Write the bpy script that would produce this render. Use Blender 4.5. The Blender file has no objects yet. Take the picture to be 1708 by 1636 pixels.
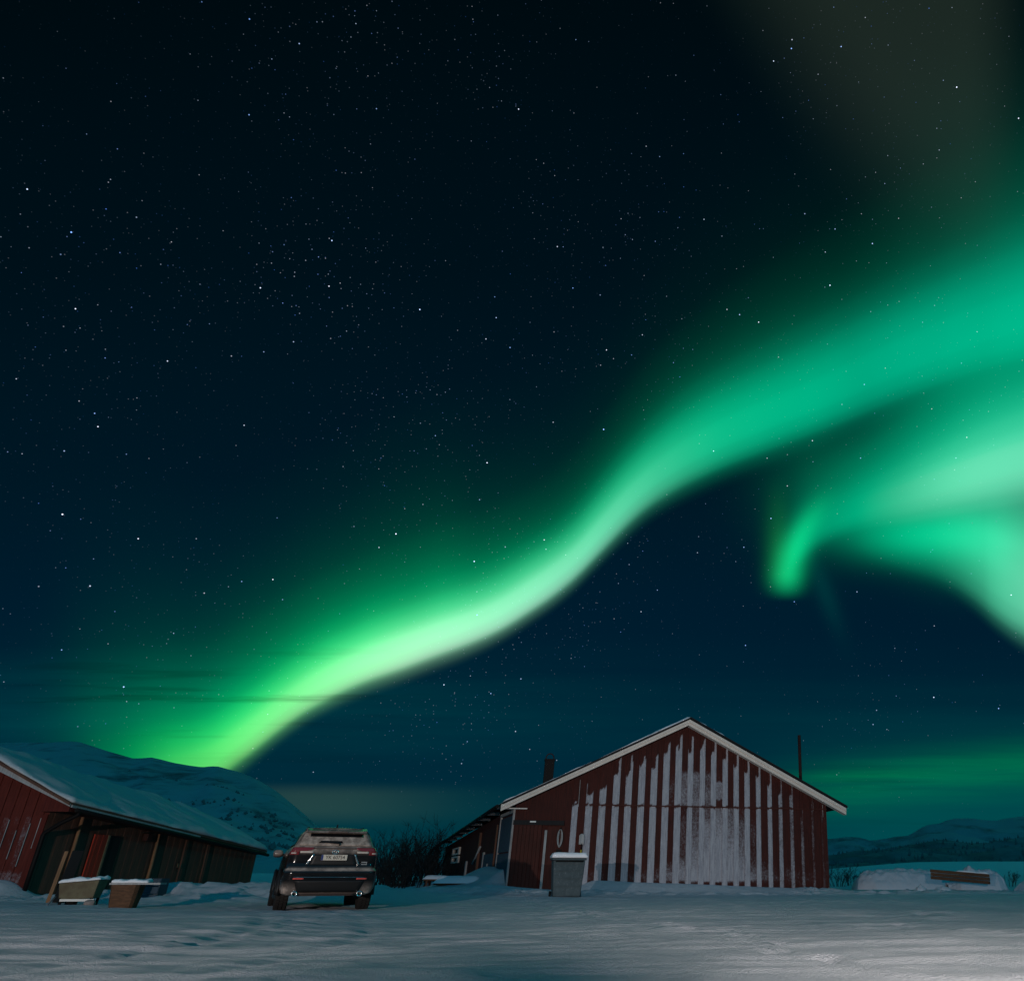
import bpy, bmesh, math, random
import numpy as np
from mathutils import Vector, Matrix, noise as mnoise

scene = bpy.context.scene
COL = scene.collection
R = math.radians
random.seed(7)

# ------------------------------------------------------------------ camera
F_PX, CX, CY = 1350.0, 1227.0, 818.0          # the photograph is a crop of a wider frame: the lens axis lies right of its middle
PITCH = math.atan((1460 - 818) / F_PX)
CAM_H = 0.65
cam_data = bpy.data.cameras.new('camera')
cam = bpy.data.objects.new('camera', cam_data)
COL.objects.link(cam)
cam.location = (0, 0, CAM_H)
cam.rotation_euler = (R(90) + PITCH, 0, 0)
cam_data.sensor_fit = 'HORIZONTAL'
cam_data.sensor_width = 36
cam_data.lens = F_PX / 1708 * 36
cam_data.shift_x = (854 - CX) / 1708
cam_data.clip_start = 0.1
cam_data.clip_end = 30000
scene.camera = cam
scene.view_settings.view_transform = 'Standard'
scene.view_settings.look = 'None'
scene.view_settings.exposure = 0
scene.view_settings.gamma = 1

# ------------------------------------------------------------------ night sky with aurora (world)
class Nodes:
    def __init__(s, tree):
        s.t = tree; s.n = tree.nodes; s.l = tree.links
    def new(s, typ, **kw):
        n = s.n.new(typ)
        for k, v in kw.items(): setattr(n, k, v)
        return n
    def put(s, sock, v):
        if hasattr(v, 'is_output'): s.l.new(v, sock)
        elif v is not None: sock.default_value = v
    def m(s, op, a, b=None, c=None, clamp=False):
        n = s.new('ShaderNodeMath', operation=op, use_clamp=clamp)
        s.put(n.inputs[0], a); s.put(n.inputs[1], b); s.put(n.inputs[2], c)
        return n.outputs[0]
    def add(s, *xs):
        r = xs[0]
        for x in xs[1:]: r = s.m('ADD', r, x)
        return r
    def mul(s, *xs):
        r = xs[0]
        for x in xs[1:]: r = s.m('MULTIPLY', r, x)
        return r
    def sub(s, a, b): return s.m('SUBTRACT', a, b)
    def dot(s, v, c):
        n = s.new('ShaderNodeVectorMath', operation='DOT_PRODUCT')
        s.put(n.inputs[0], v); n.inputs[1].default_value = c
        return n.outputs['Value']
    def mr(s, v, a, b, c=0.0, d=1.0, kind='SMOOTHSTEP'):
        n = s.new('ShaderNodeMapRange', interpolation_type=kind)
        n.clamp = True
        s.put(n.inputs[0], v); s.put(n.inputs[1], a); s.put(n.inputs[2], b); s.put(n.inputs[3], c); s.put(n.inputs[4], d)
        return n.outputs[0]
    def curve(s, v, pts, x0=-1.0, x1=3.0, y1=2.0):
        """a smooth one-dimensional function through pts"""
        n = s.new('ShaderNodeFloatCurve')
        cm = n.mapping; c = cm.curves[0]
        P = [((x - x0) / (x1 - x0), y / y1) for x, y in pts]
        while len(c.points) < len(P): c.points.new(0.5, 0.5)
        for p, q in zip(c.points, P): p.location = q
        cm.update()
        s.put(n.inputs['Value'], s.mr(v, x0, x1, kind='LINEAR'))
        return s.m('MAXIMUM', s.m('MULTIPLY', n.outputs[0], y1), 0.0)
    def gauss(s, d, sig):
        q = s.m('DIVIDE', d, sig)
        return s.m('POWER', math.e, s.m('MULTIPLY', s.m('MULTIPLY', q, q), -0.5))
    def ramp(s, v, stops, interp='EASE'):
        n = s.new('ShaderNodeValToRGB'); cr = n.color_ramp; cr.interpolation = interp
        while len(cr.elements) < len(stops): cr.elements.new(0.5)
        for e, (p, c) in zip(cr.elements, stops):
            e.position = p; e.color = (*c, 1) if len(c) == 3 else c
        s.put(n.inputs[0], v)
        return n.outputs[0]
    def scale(s, col, f):
        n = s.new('ShaderNodeVectorMath', operation='SCALE')
        s.put(n.inputs[0], col); s.put(n.inputs['Scale'], f)
        return n.outputs[0]
    def vadd(s, *xs):
        r = xs[0]
        for x in xs[1:]:
            n = s.new('ShaderNodeVectorMath', operation='ADD')
            s.put(n.inputs[0], r); s.put(n.inputs[1], x); r = n.outputs[0]
        return r
    def noise(s, vec, scale, detail=4, rough=0.55, dim='3D'):
        n = s.new('ShaderNodeTexNoise', noise_dimensions=dim)
        s.put(n.inputs['Vector'], vec); n.inputs['Scale'].default_value = scale
        n.inputs['Detail'].default_value = detail; n.inputs['Roughness'].default_value = rough
        return n.outputs[0]
    def mapping(s, vec, scale=(1, 1, 1), rot=(0, 0, 0)):
        n = s.new('ShaderNodeMapping'); s.put(n.inputs[0], vec)
        n.inputs['Scale'].default_value = scale; n.inputs['Rotation'].default_value = rot
        return n.outputs[0]
    def comb(s, x, y, z=0.0):
        n = s.new('ShaderNodeCombineXYZ')
        s.put(n.inputs[0], x); s.put(n.inputs[1], y); s.put(n.inputs[2], z)
        return n.outputs[0]

def lin(r, g, b):
    f = lambda c: c / 255 / 12.92 if c / 255 <= 0.04045 else ((c / 255 + 0.055) / 1.055) ** 2.4
    return (f(r), f(g), f(b))

world = bpy.data.worlds.new('World')
scene.world = world
world.use_nodes = True
W = Nodes(world.node_tree)
W.n.clear()
tc = W.new('ShaderNodeTexCoord')
D = tc.outputs['Generated']                    # direction of the sky, fixed to the world
cp, sp = math.cos(PITCH), math.sin(PITCH)
fwd = W.dot(D, (0, cp, sp))
fsafe = W.m('MAXIMUM', fwd, 0.12)
a = W.add(W.mul(W.m('DIVIDE', W.dot(D, (1, 0, 0)), fsafe), F_PX / 1000), CX / 1000)       # chart of the northern sky: a grows to the east
b = W.sub(CY / 1000, W.mul(W.m('DIVIDE', W.dot(D, (0, -sp, cp)), fsafe), F_PX / 1000))    # b grows downwards, horizon at 1.46
front = W.mr(fwd, 0.12, 0.45)
# soft wandering of every curtain edge
wob = W.mul(W.sub(W.noise(W.mapping(W.comb(a, b, 0), (2.2, 2.2, 1)), 1.0, 2), 0.5), 0.03)
bw = W.add(b, wob)
stri = W.noise(W.mapping(W.comb(a, b, 3.3), (9.0, 1.6, 1)), 1.0, 2, 0.45)
rays = W.add(0.88, W.mul(stri, 0.24))

def profile(t, pts): return W.curve(t, pts, x0=-1.0, x1=5.0, y1=1.0)
def tone(av, stops): return W.ramp(W.mr(av, 0.0, 2.0, kind='LINEAR'), [(p / 2.0, c) for p, c in stops], 'B_SPLINE')

layers = []
# base: deep blue, teal towards the horizon
base = W.ramp(W.mr(b, -0.2, 1.5, kind='LINEAR'), [((p + 0.2) / 1.7, lin(*c)) for p, c in [
    (-0.2, (0, 8, 12)), (0.05, (0, 11, 17)), (0.45, (0, 16, 25)), (0.8, (0, 23, 36)), (1.0, (0, 27, 44)), (1.15, (0, 28, 47)), (1.28, (0, 35, 53)), (1.38, (0, 50, 62)), (1.46, (0, 66, 76))]], 'LINEAR')
layers.append(base)

# --- main ribbon
E1 = W.curve(a, [(-.2, 1.42), (.1, 1.38), (.25, 1.345), (.34, 1.315), (.40, 1.275), (.47, 1.222), (.53, 1.183), (.6, 1.15), (.7, 1.113), (.8, 1.073), (.88, 1.027), (.95, .978), (1.0, .93), (1.05, .882), (1.1, .842), (1.17, .80), (1.25, .765), (1.35, .733), (1.45, .695), (1.6, .640), (1.75, .592), (2.2, .45)])
W1 = W.curve(a, [(0, .12), (.2, .12), (.4, .098), (.55, .092), (.7, .095), (.85, .088), (.95, .088), (1.05, .100), (1.15, .116), (1.3, .134), (1.5, .152), (1.7, .168), (2.2, .22)])
t1 = W.m('DIVIDE', W.sub(E1, bw), W1)
core1 = profile(t1, [(-1, 0), (-.25, 0), (-.08, .06), (.1, .42), (.3, .85), (.5, 1.0), (.75, .86), (1.05, .52), (1.35, .20), (1.7, .055), (2.3, .008), (3.2, 0), (5, 0)])
halo1 = profile(t1, [(-1, 0), (-.2, 0), (.1, .1), (.5, .45), (.9, .85), (1.3, 1.0), (1.7, .78), (2.1, .48), (2.8, .17), (3.6, .05), (4.4, .015), (5, 0)])
A1 = W.curve(a, [(0, 0), (.08, .02), (.16, .22), (.25, .62), (.33, .9), (.45, 1), (1.72, 1), (1.9, .7), (2.2, .05), (3, 0)], y1=1.0)
white1 = profile(t1, [(-1, 0), (-.25, 0), (-.1, .05), (.08, .45), (.3, 1), (.5, .9), (.72, .45), (.95, .12), (1.2, .02), (1.5, 0), (5, 0)])
C1 = tone(a, [(.1, lin(0, 160, 55)), (.2, lin(0, 170, 62)), (.3, lin(0, 205, 75)), (.45, lin(0, 222, 105)), (.6, lin(0, 222, 118)), (.75, lin(0, 212, 126)), (.95, lin(0, 200, 128)), (1.1, lin(0, 186, 128)), (1.3, lin(0, 172, 124)), (1.5, lin(0, 160, 120)), (1.75, lin(0, 150, 114)), (2, lin(0, 140, 105))])
layers.append(W.scale(C1, W.mul(core1, A1, rays)))
V1 = tone(a, [(.2, (0, 0, 0)), (.24, (.02, .01, .0)), (.33, (.10, .05, .005)), (.42, (.17, .13, .05)), (.55, (.27, .27, .18)), (.68, (.42, .34, .36)), (.8, (.33, .27, .31)), (.9, (.25, .22, .26)), (1.0, (.13, .13, .16)), (1.1, (.03, .03, .04)), (1.2, (.0, .0, .0)), (1.4, (0, 0, 0))])
layers.append(W.scale(V1, W.mul(white1, A1)))
H1 = W.curve(a, [(0, 0), (.05, .04), (.15, .3), (.3, .62), (.5, .85), (.65, .85), (.8, .55), (.95, .26), (1.1, .13), (1.3, .11), (1.55, .12), (1.7, .13), (1.85, .1), (2.2, 0), (3, 0)], y1=1.2)
layers.append(W.scale(W.comb(*lin(0, 112, 62)), W.mul(halo1, H1, rays)))

# --- second curtain, right
E2 = W.curve(a, [(1.2, 1.02), (1.3, .98), (1.34, .935), (1.37, .912), (1.41, .894), (1.46, .882), (1.52, .874), (1.6, .862), (1.7, .846), (1.8, .83), (2.3, .78)])
W2 = W.curve(a, [(1.25, .06), (1.34, .06), (1.42, .07), (1.55, .11), (1.7, .15), (2.2, .2)])
t2 = W.m('DIVIDE', W.sub(E2, bw), W2)
core2 = profile(t2, [(-1, .0), (-.5, 0), (-.2, .05), (.1, .4), (.35, .85), (.6, 1.0), (.9, .85), (1.25, .52), (1.7, .26), (2.3, .09), (3, .02), (4, 0), (5, 0)])
A2 = W.curve(a, [(0, 0), (1.28, 0), (1.33, .25), (1.40, .42), (1.5, .58), (1.62, .72), (1.75, .72), (1.95, .4), (2.2, 0), (3, 0)], y1=1.0)
C2 = tone(a, [(1.2, lin(0, 170, 110)), (1.38, lin(0, 185, 130)), (1.5, lin(0, 200, 145)), (1.62, lin(0, 208, 155)), (1.75, lin(0, 208, 158)), (2, lin(0, 200, 150))])
layers.append(W.scale(C2, W.mul(core2, A2)))
white2 = profile(t2, [(-1, 0), (-.15, 0), (.05, .2), (.3, .8), (.5, 1), (.75, .6), (1.0, .2), (1.3, .03), (1.7, 0), (5, 0)])
layers.append(W.scale(W.comb(.13, .10, .11), W.mul(white2, W.mr(a, 1.42, 1.64), W.mr(a, 2.1, 1.8))))
halo2 = profile(t2, [(-1, 0), (-.3, 0), (.2, .4), (.8, 1.0), (1.5, .8), (2.1, .45), (2.8, .14), (3.6, .03), (5, 0)])
A2h = W.curve(a, [(0, 0), (1.26, 0), (1.32, .22), (1.42, .45), (1.55, .75), (1.7, .95), (1.85, .7), (2.2, 0), (3, 0)], y1=1.0)
layers.append(W.scale(W.comb(*lin(0, 118, 78)), W.mul(halo2, A2h)))

# --- hook at the curtain's near end
def blob(ca, cb, sa, sb, col, shear=0.0):
    da = W.sub(W.sub(a, ca), W.mul(W.sub(b, cb), shear))
    return W.scale(W.comb(*lin(*col)), W.mul(W.gauss(da, sa), W.gauss(W.sub(bw, cb), sb)))
hook_b = W.mul(W.mr(b, .80, .93), W.mr(b, 1.005, .955))
hc = W.curve(b, [(.7, 1.41), (.8, 1.385), (.86, 1.352), (.9, 1.331), (.94, 1.319), (1.0, 1.312), (1.2, 1.31)])
layers.append(W.scale(W.comb(*lin(10, 178, 105)), W.mul(W.gauss(W.sub(a, hc), .0165), hook_b)))
layers.append(W.scale(W.comb(*lin(12, 80, 25)), W.mul(W.gauss(W.sub(a, 1.298), .015), W.mr(b, .78, .93), W.mr(b, 1.0, .95))))
layers.append(blob(1.36, .80, .06, .075, (0, 62, 38)))
layers.append(blob(1.375, .985, .012, .045, (0, 34, 28), 0.35))
# --- third fold, lower right
E3 = W.curve(a, [(1.3, .90), (1.4, .912), (1.46, .935), (1.52, .958), (1.57, .975), (1.62, 1.005), (1.66, 1.035), (1.71, 1.065), (1.8, 1.1), (2.2, 1.2)])
t3 = W.m('DIVIDE', W.sub(E3, bw), W.curve(a, [(1.3, .03), (1.45, .04), (1.55, .05), (1.65, .06), (1.75, .07), (2.2, .08)]))
A3 = W.curve(a, [(0, 0), (1.38, 0), (1.45, .10), (1.52, .16), (1.58, .3), (1.64, .55), (1.69, .78), (1.8, .8), (2.0, .3), (2.2, 0), (3, 0)], y1=1.0)
core3 = profile(t3, [(-1, 0), (-.4, 0), (-.1, .1), (.2, .45), (.6, .85), (1.1, 1), (2.0, .8), (3.0, .35), (4.2, .08), (5, 0)])
layers.append(W.scale(tone(a, [(1.4, lin(0, 150, 100)), (1.55, lin(0, 180, 120)), (1.66, lin(80, 220, 165)), (1.75, lin(125, 230, 185)), (2, lin(120, 230, 180))]), W.mul(core3, A3)))
layers.append(blob(1.53, .895, .075, .026, (0, 160, 108)))
layers.append(blob(1.65, .895, .075, .040, (5, 150, 105)))
# --- grey-brown veil, top right
veil = W.mul(W.mr(W.add(a, W.mul(b, -0.62)), 1.14, 1.42), W.mr(a, 1.74, 1.60), W.mr(b, .52, .12))
layers.append(W.scale(W.comb(*lin(28, 35, 27)), W.mul(veil, 1.0)))
layers.append(W.scale(W.comb(*lin(0, 34, 27)), W.mul(W.mr(a, 1.4, 1.75), W.gauss(W.sub(b, .36), .13))))
# --- low glow and thin clouds near the horizon
cl = W.noise(W.mapping(W.comb(a, b, 0), (1.3, 22, 1)), 1.0, 5, 0.6)
cl2 = W.noise(W.mapping(W.comb(a, b, 5.1), (2.2, 40, 1)), 1.0, 4, 0.6)
lowband = W.add(W.mul(W.gauss(W.sub(b, 1.30), .07), 0.9), 0.0)
layers.append(W.scale(W.comb(*lin(0, 52, 44)), W.mul(W.mr(a, 1.1, 1.55), W.gauss(W.sub(b, 1.35), .085), W.add(.55, W.mul(cl, .8)))))
layers.append(W.scale(W.comb(*lin(0, 90, 34)), W.mul(W.mr(a, 1.18, 1.45), W.gauss(W.sub(W.add(b, W.mul(W.sub(a, 1.5), .10)), 1.300), .027), W.add(-.15, W.mul(cl2, 1.9)))))
layers.append(W.scale(W.comb(*lin(0, 62, 58)), W.mul(W.gauss(W.sub(b, 1.19), .06), W.mr(a, 1.5, 0.2, .25, .8), cl)))
layers.append(W.scale(W.comb(*lin(34, 38, 22)), W.mul(W.gauss(W.sub(a, .52), .13), W.mr(b, 1.30, 1.328), W.mr(b, 1.385, 1.345))))
layers.append(W.scale(W.comb(*lin(0, 24, 14)), W.mul(W.mr(b, 1.30, 1.33), W.mr(b, 1.40, 1.345), W.mr(a, 1.0, .6))))
aur = W.vadd(*layers)
# cloud strips dim what lies behind them
strips = W.mr(cl2, .52, .70)
dim = W.sub(1.0, W.mul(strips, W.gauss(W.sub(b, 1.17), .055), W.mr(a, .78, .5), 0.38))
dim2 = W.sub(1.0, W.mul(W.mr(cl, .50, .68), W.gauss(W.sub(b, 1.34), .04), W.mr(a, 1.2, 1.5), .55))
aur = W.scale(aur, W.mul(dim, dim2))
# rest of the sky round about and behind
el = W.dot(D, (0, 0, 1))
back = W.ramp(W.mr(el, -0.1, 1.0, kind='LINEAR'), [(0.0, (.050, .040, .038)), (.17, (.030, .045, .055)), (.40, (0.0, .145, .255)), (.6, (.0, .14, .245)), (1, (0, .085, .15))], 'LINEAR')
mixn = W.new('ShaderNodeMix', data_type='RGBA')
W.put(mixn.inputs['Factor'], front); W.put(mixn.inputs['A'], back); W.put(mixn.inputs['B'], aur)
sky = mixn.outputs['Result']
# stars
def stars(scale, rad, power, gain, col, dens=None, seed=0.0):
    v = W.new('ShaderNodeTexVoronoi', feature='F1')
    mp = W.new('ShaderNodeMapping'); W.put(mp.inputs[0], D); mp.inputs['Location'].default_value = (seed, seed * 1.7, seed * .6)
    mp.inputs['Rotation'].default_value = (seed, seed * 2, 0)
    W.put(v.inputs['Vector'], mp.outputs[0]); v.inputs['Scale'].default_value = scale
    sep = W.new('ShaderNodeSeparateColor'); W.l.new(v.outputs['Color'], sep.inputs[0])
    br = W.mul(W.m('POWER', sep.outputs[0], power), gain)
    k = W.mul(W.mr(v.outputs['Distance'], rad, rad * 0.2), br)
    if dens is not None: k = W.mul(k, dens)
    hue = W.ramp(sep.outputs[1], [(0, lin(*col)), (.55, lin(205, 225, 255)), (1, lin(240, 240, 255))], 'LINEAR')
    return W.scale(hue, k)
haz = W.mr(b, 1.42, 1.05, .12, 1.0)
clus = W.mr(W.noise(W.mapping(D, (1, 1, 1)), 5.5, 4, .6), .40, .68, .1, 1.0)
milky = W.add(.25, W.gauss(W.add(W.sub(a, .66), W.mul(W.sub(b, .5), -.18)), .20))
st = W.vadd(stars(58, .048, 2.2, 3.6, (120, 170, 255), haz, 1.3), stars(120, .075, 1.6, 1.1, (90, 140, 255), W.mul(haz, W.add(.25, W.mul(clus, .9))), 2.1),
            stars(230, .16, 1.5, .6, (90, 140, 255), W.mul(haz, clus, milky), 4.4))
sky = W.vadd(sky, W.scale(st, W.mr(el, .0, .12)))
bg = W.new('ShaderNodeBackground'); W.put(bg.inputs['Color'], sky); bg.inputs['Strength'].default_value = 1.0
wo = W.new('ShaderNodeOutputWorld'); W.l.new(bg.outputs[0], wo.inputs[0])

# ------------------------------------------------------------------ light: faint teal sun added for mountain relief, two warm yard lamps behind the photographer
def lamp(name, kind, loc, energy, col, aim=None, **kw):
    d = bpy.data.lights.new(name, kind); d.energy = energy; d.color = col
    for k, v in kw.items(): setattr(d, k, v)
    o = bpy.data.objects.new(name, d); COL.objects.link(o); o.location = loc
    if aim is not None:
        o.rotation_euler = (Vector(aim) - Vector(loc)).to_track_quat('-Z', 'Y').to_euler()
    return o
lamp('relief_sun', 'SUN', (0, 0, 60), 0.10, (.0, .75, .95), aim=(-50, 14, 38), angle=R(2))  # no moon is known; added so the slopes shade
LAMP_COL = (1.0, .88, .82)
lamp('yard_lamp_light', 'SPOT', (-9.5, -10, 2.7), 13800, LAMP_COL, aim=(-9.5 - 30 * math.sin(R(12)), 20, 0.2), spot_size=R(82), spot_blend=.60, shadow_soft_size=.10)
lamp('yard_lamp_light', 'SPOT', (2.7, -2.6, 2.8), 7000, LAMP_COL, aim=(2.7 + 20 * math.sin(R(14)), -2.6 + 20 * math.cos(R(14)), 0.0), spot_size=R(78), spot_blend=.62, shadow_soft_size=.10)

# ------------------------------------------------------------------ view helpers: a pixel of the photograph to a point in the yard
CAM = Vector((0, 0, CAM_H))
def ray(u, v):
    x, y = (u - CX) / F_PX, (CY - v) / F_PX
    return Vector((x, cp - y * sp, sp + y * cp))
def at(u, v, Y):
    d = ray(u, v); return CAM + d * (Y / d.y)
def hit(u, v, p, n):
    d = ray(u, v); return CAM + d * ((Vector(p) - CAM).dot(n) / d.dot(n))
def onz(u, v, z=0.0):
    d = ray(u, v); return CAM + d * ((z - CAM_H) / d.z)

# ------------------------------------------------------------------ materials
def mat(name, base=(.5, .5, .5), rough=.7, spec=.3, metal=0.0, emis=None, estr=0.0):
    m = bpy.data.materials.new(name); m.use_nodes = True
    p = m.node_tree.nodes['Principled BSDF']
    p.inputs['Base Color'].default_value = (*base, 1); p.inputs['Roughness'].default_value = rough
    p.inputs['Specular IOR Level'].default_value = spec; p.inputs['Metallic'].default_value = metal
    return m
def pbsdf(m): return m.node_tree.nodes['Principled BSDF']
def bump(N, p, h, strength=.3, dist=.02):
    bn = N.new('ShaderNodeBump'); bn.inputs['Strength'].default_value = strength; bn.inputs['Distance'].default_value = dist
    N.put(bn.inputs['Height'], h); N.l.new(bn.outputs[0], p.inputs['Normal'])
def mixc(N, f, c1, c2):
    n = N.new('ShaderNodeMix', data_type='RGBA')
    N.put(n.inputs['Factor'], f)
    for k, c in (('A', c1), ('B', c2)):
        if hasattr(c, 'is_output'): N.l.new(c, n.inputs[k])
        else: n.inputs[k].default_value = (*c, 1)
    return n.outputs['Result']

def wood(name, c1, c2, scale=(6, 6, .5), rough=.8, frost=0.0, frost_attr=False, bumps=.35):
    m = mat(name, c1, rough, .2); N = Nodes(m.node_tree); p = pbsdf(m)
    g = N.new('ShaderNodeNewGeometry').outputs['Position']
    n1 = N.noise(N.mapping(g, scale), 4.0, 6, .6)
    n2 = N.noise(g, .9, 3, .5)
    grain = N.noise(N.mapping(g, (30, 30, 1.2)), 3.0, 3, .6)
    col = mixc(N, N.mr(N.add(N.mul(n1, .7), N.mul(n2, .3)), .35, .65), c1, c2)
    col = mixc(N, N.mr(grain, .62, .78, 0, .5), col, tuple(x * .45 for x in c1))
    h = N.add(N.mul(n1, .5), N.mul(grain, .5))
    if frost or frost_attr:
        fn = N.noise(N.mapping(g, (1, 1, .8)), 13.0, 5, .72)
        fine = N.noise(g, 60.0, 3, .6)
        lvl = frost
        if frost_attr:
            at_ = N.new('ShaderNodeAttribute', attribute_name='frost'); lvl = at_.outputs['Fac']
        k = N.mr(N.add(N.mul(fn, .6), N.mul(fine, .4), lvl), .70, 1.16)
        col = mixc(N, N.mul(k, .92), col, mixc(N, N.mr(N.add(N.mul(n1, .6), N.mul(fine, .4)), .38, .62), (.28, .29, .33), (.44, .445, .485)))
        h = N.add(h, N.mul(k, .8))
    N.l.new(col, p.inputs['Base Color'])
    bump(N, p, h, bumps, .015)
    return m

def snow_mat(name, col=(.80, .82, .86), streak=False, grain=1.0):
    m = mat(name, col, .62, .25); N = Nodes(m.node_tree); p = pbsdf(m)
    g = N.new('ShaderNodeNewGeometry').outputs['Position']
    fine = N.noise(g, 38, 4, .7)
    mid = N.noise(g, 5.0, 5, .6)
    h = N.add(N.mul(fine, .35 * grain), N.mul(mid, .9))
    if streak:
        s1 = N.noise(N.mapping(g, (.8, 2.4, 1)), 1.8, 6, .7)
        s2 = N.noise(N.mapping(g, (1, 2.0, 1)), 10.0, 5, .7)
        grit = N.noise(g, 85, 3, .7)
        h = N.add(N.mul(s1, .38), N.mul(s2, .30), N.mul(fine, .62), N.mul(grit, .6))
        c = mixc(N, N.mr(N.add(N.mul(s1, .5), N.mul(mid, .5)), .35, .65), (.70, .73, .78), col)
        N.l.new(c, p.inputs['Base Color'])
    bump(N, p, h, .9 if streak else .5, .10 if streak else .03)
    return m

M = {}
M['snow_ground'] = snow_mat('packed_snow', streak=True)
M['snow'] = snow_mat('soft_snow')
M['dimmed_snow'] = snow_mat('dimmed_roof_snow', (.50, .54, .56))  # snow copy with darkened base colour so the roof stays dim
M['crust'] = snow_mat('wind_crusted_snow', (.56, .57, .61), grain=1.6)
M['red_wall'] = wood('red_painted_boards', (.066, .016, .012), (.036, .011, .009), frost_attr=True)
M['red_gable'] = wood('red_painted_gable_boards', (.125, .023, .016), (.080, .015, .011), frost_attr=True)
M['red_plain'] = wood('red_boards_plain', (.115, .019, .013), (.070, .012, .009))
M['red_dark'] = wood('old_dark_red_boards', (.075, .020, .015), (.045, .016, .012))
M['old_wood'] = wood('weathered_grey_brown_boards', (.15, .066, .043), (.078, .048, .036))
M['pole_wood'] = wood('pale_round_timber', (.30, .16, .085), (.20, .11, .06))
M['brown_wood'] = wood('brown_planks', (.13, .065, .035), (.07, .038, .022), scale=(1, 6, 8))
M['cream'] = wood('cream_painted_boards', (.74, .65, .57), (.66, .58, .51), scale=(1.2, 1.2, 1.2), bumps=.08)
M['grey_frost'] = wood('frosted_grey_boards', (.40, .40, .40), (.25, .25, .25), frost=.18)
M['roof_dark'] = mat('dark_roofing', (.012, .012, .013), .7, .2)
M['iron'] = mat('black_iron', (.006, .005, .005), .6, .15)
M['rust'] = wood('rusty_pipe', (.055, .020, .014), (.028, .013, .012), bumps=.1)
M['steel'] = mat('dull_steel', (.32, .33, .34), .45, .5, .6)
M['teal_door'] = wood('blue_grey_door', (.05, .075, .10), (.03, .05, .07))
M['pane'] = mat('dark_pane', (.01, .012, .014), .08, .6)
M['green_paint'] = wood('green_painted_metal', (.15, .135, .085), (.11, .085, .055), scale=(2, 2, 2), bumps=.15)
M['grey_plastic'] = wood('frosted_grey_plastic', (.062, .088, .098), (.045, .066, .075), scale=(2, 2, 2), frost=.20, bumps=.1)
M['yellow'] = mat('yellow_plastic', (.45, .33, .03), .5, .3)
M['white_paint'] = mat('white_paint', (.72, .70, .66), .6, .3)
M['door_red'] = wood('bright_red_door', (.42, .045, .025), (.32, .036, .02))

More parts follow.
